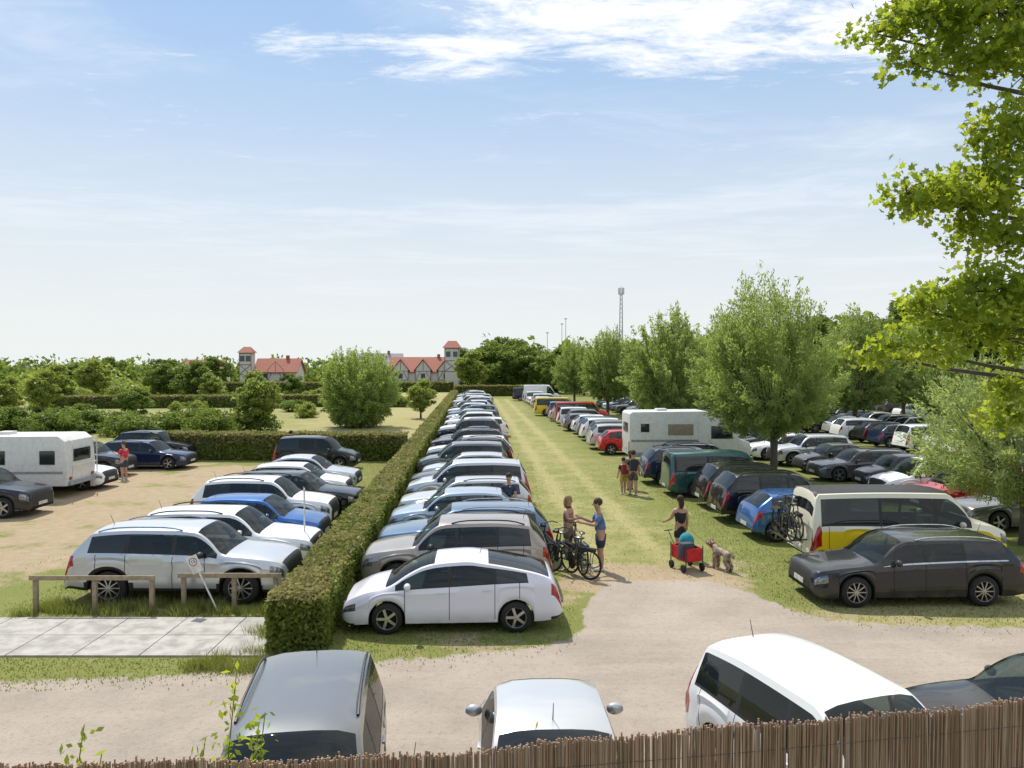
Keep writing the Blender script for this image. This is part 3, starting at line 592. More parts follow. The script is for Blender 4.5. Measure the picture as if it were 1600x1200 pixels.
m,nt,b,o=newmat('road_gravel'); pos=nd(nt,'ShaderNodeNewGeometry').outputs['Position']; gc,gb=gravel_col(nt,pos)
nt.links.new(gc,b.inputs['Base Color']); b.inputs['Roughness'].default_value=.95; b.inputs['Specular IOR Level'].default_value=.15
nt.links.new(nd(nt,'ShaderNodeBump',{},{'Strength':.8,'Distance':.03,'Height':noise_(nt,22,pos,4,.7)}).outputs[0],b.inputs['Normal'])
q=MB(); xx=np.arange(-60,60.1,.4); vs=[(x,5.7,.004) for x in xx]+[(x,yedge(x)-1.0-.15*R.random(),.004) for x in xx]; n_=len(xx); q.add(vs,[(i,i+1,n_+i+1,n_+i) for i in range(n_-1)])
o=obj('road',q.mesh('road',[m],False)); o['kind']='structure'
M_conc=mat('concrete_slab',(.42,.40,.37),.9,scale=3,c2=(.27,.255,.235),bump=.3)
q=MB()
for i in range(7):
    for j in range(2): q.box((-12.9+i*1.22+.62,14.0+j*1.08+.5,.015),(1.2,1.06,.04),0,Matrix.Rotation(R.uniform(-.006,.006),3,'Z'))
o=obj('pavement',q.mesh('pavement',[M_conc],False)); o['kind']='structure'
# ---------------------------------------------------------------- grass blades
M_grass=foliage('grass_blades',(.18,.205,.05),(.30,.285,.11),(.125,.155,.038),.38,.5)
def zone_at(x,y): return y-np.interp(x,YX,YV)
def blades(px,py,h,wd):
    N=len(px); z=np.zeros(N); a=G.uniform(0,2*np.pi,N); d=np.stack([np.cos(a),np.sin(a),z],1)*(wd/2); P=np.stack([px,py,z],1); hh=h*G.uniform(.5,1.3,N)
    tip=P+np.stack([G.normal(0,.35,N)*hh,G.normal(0,.35,N)*hh,hh],1); return np.stack([P-d,P+d,tip],1).reshape(-1,3)
N=120000; px=G.uniform(-13,14,N); py=12.5+30*G.uniform(0,1,N)**1.7
kp=(zone_at(px,py)>.25+G.normal(0,.4,N))&~((px<-11)&(py>16.5)&(G.uniform(0,1,N)<.93))&~((px<-4.9)&(py>13.9)&(py<16.2)&(px>-13))&~((np.abs(px-3.5)<2.4)&(G.uniform(0,1,N)<.8))
px,py=px[kp],py[kp]; Vb=blades(px,py,.04,.025)
cx=np.concatenate([G.uniform(-10.4,-4.6,60),G.uniform(-5.0,-4.5,16),G.uniform(-5.6,-3.2,18)]); cy=np.concatenate([G.uniform(16.2,17.0,60),G.uniform(13.4,19,16),G.uniform(13.2,13.9,18)])
px=np.repeat(cx,90)+G.normal(0,.13,len(cx)*90); py=np.repeat(cy,90)+G.normal(0,.09,len(cx)*90); Vt=blades(px,py,.22,.013)
o=obj('grass',fast_mesh('grass',np.concatenate([Vb,Vt]),3,[M_grass])); o['kind']='stuff'
# ---------------------------------------------------------------- hedges
m,nt,b,o=newmat('hedge_leaves'); M_hedge=m
pos=nd(nt,'ShaderNodeNewGeometry'); sz=nd(nt,'ShaderNodeSeparateXYZ',{},{0:pos.outputs['Position']}).outputs[2]; n=noise_(nt,1.1,pos.outputs['Position'],5)
c=mixc(nt,ramp_(nt,n,.35,.65),(.14,.185,.03,1),(.23,.275,.055,1)); c=mixc(nt,math_(nt,'MULTIPLY',pos.outputs['Random Per Island'],.5),c,(.25,.29,.06,1))
k=math_(nt,'MULTIPLY',ramp_(nt,sz,.93,1.04),ramp_(nt,n,.3,.62)); c=mixc(nt,math_(nt,'MULTIPLY',k,.65),c,(.34,.27,.13,1))
nt.links.new(c,b.inputs['Base Color']); b.inputs['Roughness'].default_value=.55; b.inputs['Specular IOR Level'].default_value=.3
tl=nd(nt,'ShaderNodeBsdfTranslucent'); nt.links.new(c,tl.inputs[0]); ms=nd(nt,'ShaderNodeMixShader',{},{0:.5}); nt.links.new(b.outputs[0],ms.inputs[1]); nt.links.new(tl.outputs[0],ms.inputs[2]); nt.links.new(ms.outputs[0],o.inputs[0])
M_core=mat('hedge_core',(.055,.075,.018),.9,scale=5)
def hedge(p0,p1,wd,ht,N,label,ls=.035,gain=.0012):
    p0=np.array(p0,float); p1=np.array(p1,float); L=np.linalg.norm(p1-p0); d=(p1-p0)/L; nn=np.array([-d[1],d[0]])
    d0=np.hypot(*p0); d1=np.hypot(*p1); 
    u=G.uniform(0,1,N)**1.8*L if d1>d0*1.5 else G.uniform(0,1,N)*L
    per=2*ht+wd; f=G.uniform(0,per,N); wob=.04*np.sin(u*1.7)+.03*np.sin(u*4.1+1)
    side=np.where(f<ht,-wd/2-wob,np.where(f<ht+wd,f-ht-wd/2,wd/2+wob)); z=np.where(f<ht,f,np.where(f<ht+wd,ht+wob*.8,per-f))
    e=G.uniform(0,1,N)<.03; side=np.where(e,G.uniform(-wd/2,wd/2,N),side); z=np.where(e,G.uniform(0,ht,N),z); u=np.where(e,-.02,u)
    C=np.stack([p0[0]+d[0]*u+nn[0]*side,p0[1]+d[1]*u+nn[1]*side,z],1)+G.normal(0,.045,(N,3)); dist=np.hypot(C[:,0],C[:,1])
    s_=ls+gain*dist; V=leaves(C,G.normal(size=(N,3)),s_,s_*.6)
    rt=root('hedge',label,'hedge',(0,0,0)); obj('leaves',fast_mesh('leaves',V,4,[M_hedge]),rt)
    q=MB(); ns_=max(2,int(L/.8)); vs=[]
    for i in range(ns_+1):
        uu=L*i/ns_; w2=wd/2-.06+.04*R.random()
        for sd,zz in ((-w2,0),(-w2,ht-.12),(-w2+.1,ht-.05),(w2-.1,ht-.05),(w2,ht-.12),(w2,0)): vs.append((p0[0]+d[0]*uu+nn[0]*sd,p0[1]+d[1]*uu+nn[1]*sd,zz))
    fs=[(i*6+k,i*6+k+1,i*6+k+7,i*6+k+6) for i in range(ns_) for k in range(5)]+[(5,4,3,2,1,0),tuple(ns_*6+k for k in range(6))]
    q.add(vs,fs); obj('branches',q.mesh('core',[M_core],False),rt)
hedge((-3.98,14.1),(-9.9,133),.84,1.0,110000,'long clipped hedge with brownish top between the lots')
hedge((-19.8,44.2),(-6.0,43.6),1.3,1.45,22000,'clipped dark green hedge across the lot',.05)
hedge((-10,136),(6,137),1.6,1.8,6000,'clipped hedge closing the far end of the aisle',.06)
hedge((-75,150),(-12,158),2.5,2.0,9000,'low hedge before the distant houses',.1)
hedge((-58,96),(-19,102),1.8,1.5,9000,'low hedge crossing the pale meadow',.09)
# ---------------------------------------------------------------- trees
M_bark=mat('bark',(.12,.10,.08),.9,scale=12,bump=.6)
M_wil=foliage('willow_leaves',(.235,.30,.10),(.32,.38,.15),(.17,.23,.07),.52,.6)
M_wil2=foliage('pale_willow_leaves',(.29,.34,.15),(.36,.40,.20),(.21,.265,.10),.52,.6)
M_grn=foliage('green_leaves',(.13,.185,.04),(.20,.25,.06),(.085,.125,.028),.48,.35)
M_lgt=foliage('light_green_leaves',(.23,.28,.07),(.31,.34,.10),(.15,.195,.045),.48,.4)
def willow_tpl(seed,top,rx,zb,N,la=.13,lb=.03,mt_=None,ns_=420,taper=.25,xo=0,amp=1.0):
    rr_=random.Random(seed); tk=MB(); hz=max(zb+.5,.8)
    tk.tube([(0,0,-.1),(.03,.02,hz*.5),(0,0,hz)],[.2,.16,.2],9)
    cz=(top+zb)/2; C=[];A=[]
    per=N//ns_
    for i in range(ns_):
        zz=rr_.uniform(-1,1); q=rr_.uniform(0,2*math.pi); rh=(1-abs(zz)**2.3)**.5
        bulge=(1-taper*max(zz+.3,0)); lob=1+amp*(.13*math.sin(3*q+seed)+.10*math.sin(5*q+2*seed+3*zz)); sp_=rr_.uniform(.8,1.06)*(1+.13*amp if rr_.random()<.15 else 1)*lob
        end=np.array([xo+math.cos(q)*rh*rx*bulge*sp_,math.sin(q)*rh*rx*bulge*sp_,cz+zz*(top-zb)/2*(sp_ if zz>0 else 1)]); st_=np.array([0,0,hz])+np.array([math.cos(q),math.sin(q),0])*.2
        mid=(st_+end)/2+np.array([math.cos(q)*.12*rx,math.sin(q)*.12*rx,.10*(top-zb)])
        if i%8==0: tk.tube([st_,st_*.4+mid*.6,mid,mid*.3+end*.7],[.05,.035,.02,.008],4)
        t=G.uniform(.2,1,per)[:,None]**.6; P_=(1-t)**2*st_+2*t*(1-t)*mid+t*t*end; Tn=2*(1-t)*(mid-st_)+2*t*(end-mid)
        C.append(P_+G.normal(0,1,(per,3))*(.06*rx)*(1.2-.8*t)); A.append(nrm(Tn)*.8+G.normal(0,.6,(per,3))+np.array([0,0,.1]))
    C=np.concatenate(C);A=np.concatenate(A); C[:,2]=np.maximum(C[:,2],.05)
    return tk.mesh('trunk',[M_bark]),fast_mesh('crown',leaves(C,A,la,lb),4,[mt_ or M_wil])
def clump_tpl(top,rx,zb,N,la,m_,nk=70,trunk=.2):
    tk=MB(); tk.tube([(0,0,-.1),(.05,.03,zb+.3),(0,0,(top+zb)/2)],[trunk,trunk*.8,trunk*.35],8)
    cz=(top+zb)/2; d=nrm(G.normal(size=(nk,3))); rr_=G.uniform(.35,.95,nk)[:,None]; cc=d*rr_*np.array([rx,rx,(top-zb)/2])+np.array([0,0,cz])
    for c_ in cc[::6]: tk.tube([(0,0,zb+.2),tuple((c_+np.array([0,0,cz]))/2*np.array([1,1,.95])),tuple(c_)],[trunk*.4,trunk*.22,.015],4)
    idx=G.integers(0,nk,N); cr=G.uniform(.16,.34,nk)[idx][:,None]*rx; dd=nrm(G.normal(size=(N,3)))*(G.uniform(.5,1.08,N)[:,None]); C=cc[idx]+dd*cr*np.array([1,1,.8]); C[:,2]=np.maximum(C[:,2],.05)
    A=G.normal(size=(N,3)); return tk.mesh('trunk',[M_bark]),fast_mesh('crown',leaves(C,A,la,la*.55),4,[m_])
def plant(tp,name,lab,cat,x,y,rz=0,s=(1,1,1),group=None):
    rt=root(name,lab,cat,(x,y,0),rz,group,s); obj('trunk',tp[0],rt); obj('crown',tp[1],rt)
W1=willow_tpl(1,9.4,3.45,1.9,46000,.11,.028,None,420,.3,-.55); W2=willow_tpl(2,9.2,3.4,1.5,28000,.15,.045,None,360,.33); W3=willow_tpl(5,5.7,3.1,1.2,40000,.085,.02,M_wil2); W4=willow_tpl(9,7.0,3.5,-.2,46000,.13,.042,None,520,0,0,.35)
gw='willows along the parking rows'; wl='pollarded willow tree with pale feathery crown'
plant(W1,'willow_tree','large pollarded willow standing between parked cars','tree',12.2,36,0,(1,1,1),gw)
plant(W3,'willow_tree','small willow with fine drooping twigs by parked cars','tree',15.2,22.8,0,(1,1,1),gw)
for x,y,s,rz in ((11.7,57,1.02,1),(10.3,83,1.0,2),(13.3,72,.8,4),(8.5,105,.95,3),(27.5,62,1.05,0),(26,80,1,2),(24,100,1,5),(33,58,.8,1),(38,75,1,3),(41,95,1.1,1),(30,110,1,2),(16,112,1,3),(21,56,.62,2),(19.5,70,.9,3)):
    plant(W2,'willow_tree',wl,'tree',x,y,rz,(s,s,s),gw)
plant(W4,'willow_tree','round willow bush standing alone on dry meadow','tree',-13.3,67,1,(1,1,1))
T1=clump_tpl(8,3.2,1.2,8000,.22,M_grn); T2=clump_tpl(8,2.6,1.0,7500,.2,M_lgt); T3=clump_tpl(8,3.6,.4,9000,.24,M_grn,50); B1=clump_tpl(2.6,2.3,-.3,6000,.13,M_grn,50,.08); B2=clump_tpl(2.4,2.0,-.3,5000,.12,M_lgt,40,.08)
gb_='background trees'
for x,y,s,tp in [(-47,72,.55,T2),(-51,84,.62,T2),(-58,98,.7,T2),(-39,80,.38,T3),(-46,112,.75,T3),(-51,114,.7,T3),(-57,130,.8,T3),(-42,108,.55,T2),(-66,122,.8,T2),(-20.5,62,.62,T2),(-9.2,78,.5,T2),(-27,128,.45,T2),(-37.5,132,.5,T3),
   (-8,150,1.05,T2),(-5,165,1.2,T1),(-1,160,1.2,T3),(4,158,1.15,T1),(9,150,1.1,T3),(13,140,1.1,T2),(2,172,1.4,T3),(-3,180,1.5,T1),(-12,190,1.2,T3),(-38,178,.75,T1),(-62,160,.9,T3),(-75,165,.85,T1),(-88,170,.9,T3),(20,135,1.2,T1),(27,130,1.3,T3),(35,128,1.4,T1),(44,125,1.5,T3),(52,128,1.7,T1),(60,120,1.9,T3),(66,112,1.9,T1),(56,105,1.6,T2),(48,100,1.4,T3),(74,120,2.1,T1)]:
    plant(tp,'leafy_tree','leafy tree with uneven green crown behind the lot' if tp is not T2 else 'light green leafy tree on the meadow','tree',x,y,R.uniform(0,6),(s*R.uniform(1.1,1.35),s*1.2,s),gb_)
for i in range(12): x=-44+i*2.1; plant(B1,'bush','dense green bush in a row beyond the lot','bush',x,60+R.uniform(-1.5,3)+ (0 if i%3 else 2),R.uniform(0,6),(R.uniform(.8,1.05),)*2+(R.uniform(.65,.9),),'bushes beyond the lot')
bl=[(-26,45.5,.6),(-29,44,.7),(-23.5,47,.5),(-33,42,.8),(-36,46,.8),(-25,90,.7),(-21,92,.6),(-18,88,.5),(-15,100,.7),(-30,98,.7),(-24,118,.9),(-19,120,.8),(-14,125,.9),(-16,72,.3)]
bl+=[(-R.uniform(.25,.62)*yy,yy,R.uniform(.5,.9)) for yy in [R.uniform(78,140) for _ in range(20)]]
for x,y,s in bl: plant(B2 if R.random()<.65 else B1,'bush','light green rounded bush on the meadow','bush',x,y,R.uniform(0,6),(s*1.2,s,s*R.uniform(.7,1)),'bushes on the meadow')
C=[]
def band(x0,x1,y,h0,h1,N,rx=3.8):
    k=int(abs(x1-x0)/3.5)+2; cx=G.uniform(x0,x1,k); hh=G.uniform(h0,h1,k); idx=G.integers(0,k,N); d=nrm(G.normal(size=(N,3))); d[:,2]=np.abs(d[:,2])*1.0
    C.append(np.stack([cx[idx]+d[:,0]*rx,y+d[:,1]*6+G.normal(0,3,k)[idx],d[:,2]*hh[idx]*G.uniform(.25,1.05,N)],1))
band(-330,330,330,7,11,22000); band(-150,10,215,4.5,7,9000); band(-10,120,215,9,14,12000); band(58,130,150,13,19,12000); band(-240,-100,200,5,7,8000)
C=np.concatenate(C); o=obj('distant_woodland',fast_mesh('wood',leaves(C,G.normal(size=C.shape),.9,.6),4,[M_grn])); o['kind']='stuff'
C=[]; band(-105,-58,142,3,5.5,8000)
C=np.concatenate(C); o=obj('scrub_thicket',fast_mesh('scrub',leaves(C,G.normal(size=C.shape),.4,.25),4,[M_lgt])); o['kind']='stuff'
# ---------------------------------------------------------------- foreground maple
M_map=foliage('maple_leaves',(.19,.26,.03),(.31,.36,.045),(.085,.13,.018),.57,1.9,(.62,.72,.05))
mp=root('maple_tree','large maple with sunlit yellow green leaves overhanging','tree',(7.6,7.6,0))
tk=MB(); tk.tube([(0,0,-.1),(.1,0,2),(0,.1,4.5),(-.2,0,7),(-.1,0,10)],[.28,.22,.18,.12,.04],10)
blobs=[(4.35,7.0,8.5,.9,.45),(3.75,7.1,8.45,.45,.28),(3.3,7.1,8.32,.25,.08),(4.15,7.0,8.05,.45,.20),(3.6,7.0,8.0,.3,.09),(4.5,7.0,7.4,.36,.28),(4.3,7.0,7.0,.42,.35),(3.95,7.0,6.85,.42,.25),(3.55,7,6.85,.25,.14),(4.3,7,6.5,.4,.2),(4.15,6.8,5.95,.5,.28),(3.65,6.8,5.78,.38,.2),(4.3,6.8,5.55,.5,.2),(3.6,6.9,5.45,.42,.09),(3.15,6.9,5.42,.2,.06),(4.5,7,5.1,.2,.12),(4.45,7,4.85,.22,.10),
 (5.0,7.2,8.2,.7,.8),(5.15,7,7,.6,.8),(5.2,7,5.8,.5,.5),(6.3,7.4,8.5,1.3,1.3),(7.6,7.6,9,1.8,1.4),(6.4,7.2,6.6,1.0,1.0),(8.6,7.6,7.2,1.4,1.3)]
base=np.array([[0,-.5],[.22,-.32],[.5,-.28],[.38,-.02],[.55,.28],[.2,.2],[0,.62],[-.2,.2],[-.55,.28],[-.38,-.02],[-.5,-.28],[-.22,-.32]])
LV=[]
for bx,by,bz,rx,rz_ in blobs:
    a_=Vector((0,0,max(3.2,min(8,bz-1.2)))); e=Vector((bx-7.6,by-7.6,bz)); md_=a_.lerp(e,.55)+Vector((0,0,.25))
    tk.tube([a_,a_.lerp(md_,.5)+Vector((0,0,.1)),md_,md_.lerp(e,.6)-Vector((0,0,.03)),e],[.06,.045,.03,.018,.006],5)
    n_=int((6300 if bx<4.7 else 1700)*rx*rz_)+70; kc=max(7,n_//26); d=nrm(G.normal(size=(kc,3)))*G.uniform(.25,1.1,kc)[:,None]; cc=d*np.array([rx,min(rx,.7),rz_])
    for c_ in cc[::2]: tk.tube([e*1.0,e+Vector(c_*.5)+Vector((0,0,.03)),e+Vector(c_)],[.008,.006,.003],3)
    idx=G.integers(0,kc,n_); P_=cc[idx]+G.normal(0,.062,(n_,3)); P_+=np.array([e.x,e.y,e.z])
    A=nrm(G.normal(size=(n_,3))*np.array([1,1,.5])+np.array([0,0,-.5])); N_=nrm(np.cross(A,G.normal(size=(n_,3)))); B_=np.cross(A,N_); s_=(.063*G.uniform(.6,1.25,n_))[:,None]
    v=np.stack([P_+A*s_*(-q[1])+B_*s_*q[0]+N_*s_*.25*abs(q[0]) for q in base],1); LV.append(v.reshape(-1,3))
obj('trunk',tk.mesh('trunk',[M_bark]),mp); obj('crown',fast_mesh('crown',np.concatenate(LV),12,[M_map]),mp)
for k_,(x,y,zb,zt,n_) in enumerate([(-1.28,3.35,2.9,3.96,90),(-1.14,3.3,2.9,3.80,80),(-1.2,3.4,2.9,3.7,60),(-1.42,3.35,2.9,3.66,40),(-1.98,3.4,2.95,3.70,40),(-1.85,3.3,2.95,3.62,30),(.06,3.3,2.9,3.68,16),(-.5,3.4,2.9,3.62,16)]):
    rt=root('shrub_sprig','young shoot with light green leaves behind the fence','plant',(x,y,zb),0,'young shoots'); q=MB(); h=zt-zb; q.tube([(0,0,-.3),(.02,0,h*.5),(.07,.02,h)],[.005,.004,.002],5); obj('stem',q.mesh('stem',[M_lgt]),rt)
    t=G.uniform(.45,1,n_); C_=np.stack([.07*t**2,0*t,h*t],1)+G.normal(0,.035,(n_,3)); obj('leaves',fast_mesh('l',leaves(C_,G.normal(size=(n_,3))+np.array([0,0,.3]),.022,.010),4,[M_map]),rt)
# ---------------------------------------------------------------- reed fence
m,nt,b,o=newmat('reed'); ge=nd(nt,'ShaderNodeNewGeometry'); pz=nd(nt,'ShaderNodeMapping',{},{'Scale':(60,60,3)}); nt.links.new(ge.outputs['Position'],pz.inputs[0])
c=mixc(nt,ge.outputs['Random Per Island'],(.54,.36,.25,1),(.26,.165,.115,1)); c=mixc(nt,ramp_(nt,noise_(nt,1,pz.outputs[0]),.45,.75),c,(.60,.47,.35,1)); nt.links.new(c,b.inputs['Base Color']); b.inputs['Roughness'].default_value=.8
tl=nd(nt,'ShaderNodeBsdfTranslucent'); nt.links.new(c,tl.inputs[0]); ms=nd(nt,'ShaderNodeMixShader',{},{0:.3}); nt.links.new(b.outputs[0],ms.inputs[1]); nt.links.new(tl.outputs[0],ms.inputs[2]); nt.links.new(ms.outputs[0],o.inputs[0])
cp=[(-3.2,2.1),(-1.51,2.29),(0,2.46),(1.83,2.77),(3.6,3.15)]; rt=root('reed_fence','brown reed screen fence with ragged top on embankment','fence',(0,0,0)); q=MB()
for lay in (0,1):
    u=-3.1
    while u<3.5:
        y0=float(pchip(cp,u))+lay*.010; ztop=4.092-.022*max(0,min(1,(1.7-u)/1.7))+.008*math.sin(u*3)+.006*math.sin(u*11)+R.gauss(0,.006)+.02*max(0,min(1,(-.4-u)/.8)); rr_=R.uniform(.0022,.0038); j=R.gauss(0,.002)
        q.tube([(u,y0+j,2.95),(u+R.gauss(0,.003),y0+j,3.6),(u+R.gauss(0,.005),y0+j+R.gauss(0,.003),ztop)],rr_,5); u+=R.uniform(.0035,.006)
obj('reeds',q.mesh('reeds',[m]),rt)
q=MB()
for z in (3.15,3.5,3.85,4.0): q.tube([(x,float(pchip(cp,x))-.006,z) for x in np.linspace(-3.1,3.5,40)],.001,4)
obj('wires',q.mesh('wires',[M_rimd]),rt)
# ---------------------------------------------------------------- rails, sign, posts
M_wood=mat('weathered_wood',(.36,.28,.19),.85,scale=8,bump=.3)
def rail(x0,x1,y,ps,lab):
    rt=root('wooden_rail_fence',lab,'fence',(x0,y,0),0,'wooden rails'); L=x1-x0
    for p in ps: obj('post',MB().box((p,0,.38),(.09,.09,.78)).mesh('post',[M_wood],bevel=.01),rt)
    obj('rail',MB().box((L/2,-.068,.76),(L+.2,.035,.1)).mesh('rail',[M_wood],bevel=.008),rt)
rail(-10.25,-7.75,16.55,(0,1.27,2.5),'low weathered wooden rail fence beside the slab'); rail(-7.15,-5.1,16.75,(0,1.1,2.0),'short weathered wooden rail fence near the hedge')
M_sgn=mat('sign_white',(.75,.75,.73),.4); M_sr=mat('sign_red',(.5,.06,.07),.4)
rt=root('speed_sign','white sign with red ring reading 15 on leaning post','sign',(-6.33,16.55,0)); rt.rotation_euler=(0,rad(-25),0)
obj('post',MB().tube([(0,0,-.1),(0,0,1.25)],.018,10).mesh('post',[M_sgn]),rt)
sg_=obj('panel',MB().box((0,0,0),(.24,.02,.38)).mesh('panel',[M_sgn],bevel=.006),rt,(0,-.035,1.15))
obj('ring',MB().lathe_y([(.09,-.014),(.074,-.014),(.074,-.008),(.09,-.008),(.09,-.014)],32).mesh('ring',[M_sr]),sg_,(0,0,.06))
cu=bpy.data.curves.new('t','FONT'); cu.body='15'; cu.size=.11; cu.align_x='CENTER'; cu.align_y='CENTER'; cu.extrude=.001; to=bpy.data.objects.new('t',cu); COL.objects.link(to)
dg=bpy.context.evaluated_depsgraph_get(); dg.update(); tm=bpy.data.meshes.new_from_object(to.evaluated_get(dg)); bpy.data.objects.remove(to); tm.materials.clear(); tm.materials.append(M_dark); obj('number',tm,sg_,(0,-.0125,.06),(math.pi/2,0,0))
rt=root('marker_post','thin white marker post beside the hedge','post',(-5.55,20.6,0)); obj('pole',MB().tube([(0,0,-.1),(0,0,2.0)],.022,8).mesh('pole',[M_sgn]),rt); obj('cap',MB().ell((0,0,2.0),(.03,.03,.03)).mesh('cap',[M_sgn]),rt)
# ---------------------------------------------------------------- houses, mast, lamp poles
M_roof=mat('red_tiles',(.36,.12,.08),.8,scale=3,c2=(.27,.09,.06)); M_wall=mat('white_render',(.62,.6,.56),.9,var=.1); M_tim=mat('brown_timber',(.27,.2,.17),.8); M_hw=mat('house_window_glass',(.06,.08,.1),.1)
def house(lab,x,y,rz,L,W,he,hr,gables=0,tower=None,dark=False):
    rt=root('house',lab,'house',(x,y,0),rz)
    q=MB(); q.box((0,0,he/2),(L,W,he)); q.add([(-L/2,-W/2,he),(-L/2,W/2,he),(-L/2,0,hr),(L/2,-W/2,he),(L/2,W/2,he),(L/2,0,hr)],[(0,1,2),(3,5,4)])
    for g_ in range(gables):
        gx=-L/2+(g_+.5)*L/gables; q.add([(gx-1.6,-W/2-.6,0),(gx+1.6,-W/2-.6,0),(gx+1.6,-W/2-.6,he+.4),(gx,-W/2-.6,hr-.4),(gx-1.6,-W/2-.6,he+.4)],[(0,1,2,3,4)]); q.box((gx,-W/2-.3,he/2),(3.2,.58,he))
    obj('wall',q.mesh('wall',[M_wall],False),rt)
    q=MB(); e=.4
    for sy in (-1,1): q.add([(-L/2-e,sy*(W/2+e),he-.3),(L/2+e,sy*(W/2+e),he-.3),(L/2+e,0,hr+.1),(-L/2-e,0,hr+.1),(-L/2-e,sy*(W/2+e),he-.12),(L/2+e,sy*(W/2+e),he-.12),(L/2+e,0,hr+.28),(-L/2-e,0,hr+.28)],[(0,1,2,3),(4,5,6,7),(0,1,5,4),(1,2,6,5),(3,0,4,7)])
    for g_ in range(gables):
        gx=-L/2+(g_+.5)*L/gables
        for sx in (-1,1): q.add([(gx+sx*2,-W/2-.9,he+.1),(gx+sx*2,0,he+.1),(gx,0,hr-.2),(gx,-W/2-.9,hr-.2)],[(0,1,2,3)])
    rf_=obj('roof',q.mesh('roof',[M_cg if dark else M_roof],False),rt); obj('chimney',MB().box((L*.2,0,hr+.3),(.6,.6,1.2)).mesh('chimney',[M_roof]),rf_)
    q=MB()
    for g_ in range(max(gables,1)):
        gx=-L/2+(g_+.5)*L/max(gables,1); yy=-W/2-(.64 if gables else .04)
        for x0,z0,x1,z1 in [(-1.6,.1,-1.6,he+.4),(1.6,.1,1.6,he+.4),(-1.6,he+.4,0,hr-.4),(1.6,he+.4,0,hr-.4),(-1.6,he*.55,1.6,he*.55),(-1.6,he,1.6,he),(0,he,0,hr-.4),(-1.6,he*.55,-.6,he),(1.6,he*.55,.6,he),(-1.6,.1,-.7,he*.55),(1.6,.1,.7,he*.55)]: q.tube([(gx+x0,yy,z0),(gx+x1,yy,z1)],.06,4)
    obj('timber_frame',q.mesh('timber',[M_tim]),rt)
    wm=MB().box((0,0,0),(.9,.06,1.1)).mesh('window',[M_hw]); yy=-W/2-(.65 if gables else .05)
    for g_ in range(max(gables,2)):
        gx=-L/2+(g_+.5)*L/max(gables,2); obj('window',wm,rt,(gx,yy,he*.75)); obj('window',wm,rt,(gx,yy,he*.3))
    obj('door',MB().box((0,0,1.05),(1,.08,2.1)).mesh('door',[M_tim]),rt,(L*.5-1.4,-W/2-.05,0))
    if tower:
        tx,tw,th=tower; q=MB().box((tx,-W/2,th/2),(tw,tw,th)); obj('tower_wall',q.mesh('tw',[M_wall],False),rt)
        q=MB(); q.add([(tx-tw*.65,-W/2-tw*.65,th),(tx+tw*.65,-W/2-tw*.65,th),(tx+tw*.65,-W/2+tw*.65,th),(tx-tw*.65,-W/2+tw*.65,th),(tx-tw*.3,-W/2,th+tw*.5),(tx+tw*.3,-W/2,th+tw*.5)],[(0,1,5,4),(1,2,5),(2,3,4,5),(3,0,4),(0,3,2,1)]); obj('tower_roof',q.mesh('tr',[M_roof],False),rt)
        q=MB(); y0=-W/2-tw/2-.03
        for x0,z0,x1,z1 in [(-.5,0,-.5,1),(.5,0,.5,1),(-.5,.7,.5,.7),(-.5,.98,.5,.98),(-.5,.45,.5,.45),(-.5,.45,.5,.7),(.5,.45,-.5,.7)]: q.tube([(tx+x0*tw,y0,z0*th),(tx+x1*tw,y0,z1*th)],.07,4)
        obj('tower_timber',q.mesh('tt',[M_tim]),rt)
        for dx in (-.25,.25): obj('tower_window',wm,rt,(tx+dx*tw,y0-.02,th*.85))
house('long white half-timbered house with red roof and tower',-19.0,170,0,14.5,8,4.2,7.0,3,(6.2,3.0,9.2)); house('white house with red roof and slim tower',-48,160,0,8.4,6,4.2,6.6,0,(-5.7,2.4,8.0))
house('grey roofed white house near the trees',-31,182,.2,10,8,4.5,8.0,0,None,True); house('white cottage with red tiled roof behind trees',-75,190,0,9,7,4,6.6,0)
M_steel=mat('galvanised_steel',(.35,.36,.38),.5,.5)
rt=root('radio_mast','grey lattice radio mast with antennas above trees','radio mast',(35.2,250,0)); q=MB(); Hm=29
for sx,sy in ((-1,-1),(1,-1),(1,1),(-1,1)): q.tube([(sx*.7,sy*.7,0),(sx*.3,sy*.3,Hm)],.08,4)
for i in range(20):
    z0=i*Hm/20; z1=z0+Hm/20; a0=.7-.4*z0/Hm; a1=.7-.4*z1/Hm
    for (sx,sy),(tx,ty) in (((-1,-1),(1,-1)),((1,-1),(1,1)),((1,1),(-1,1)),((-1,1),(-1,-1))): q.tube([(sx*a0,sy*a0,z0),(tx*a1,ty*a1,z1)],.045,3)
obj('lattice',q.mesh('lattice',[M_steel]),rt); q=MB()
for a in range(6): q.box((.85*math.cos(a*1.05),.85*math.sin(a*1.05),Hm+.4),(.25,.25,2.2))
q.tube([(0,0,Hm-1),(0,0,Hm+2)],.08,5); obj('antennas',q.mesh('ant',[M_plate]),rt)
for x,y,h in ((9.8,215,14.5),(14.5,225,17.5),(15.6,225,19)):
    rt=root('lamp_mast','slender floodlight mast above the treetops','lamp post',(x,y,0),0,'slender masts'); obj('pole',MB().tube([(0,0,0),(0,0,h)],[.14,.07],6).mesh('pole',[M_steel]),rt); obj('lamp_head',MB().box((0,0,h),(.7,.3,.25)).mesh('lh',[M_steel]),rt)
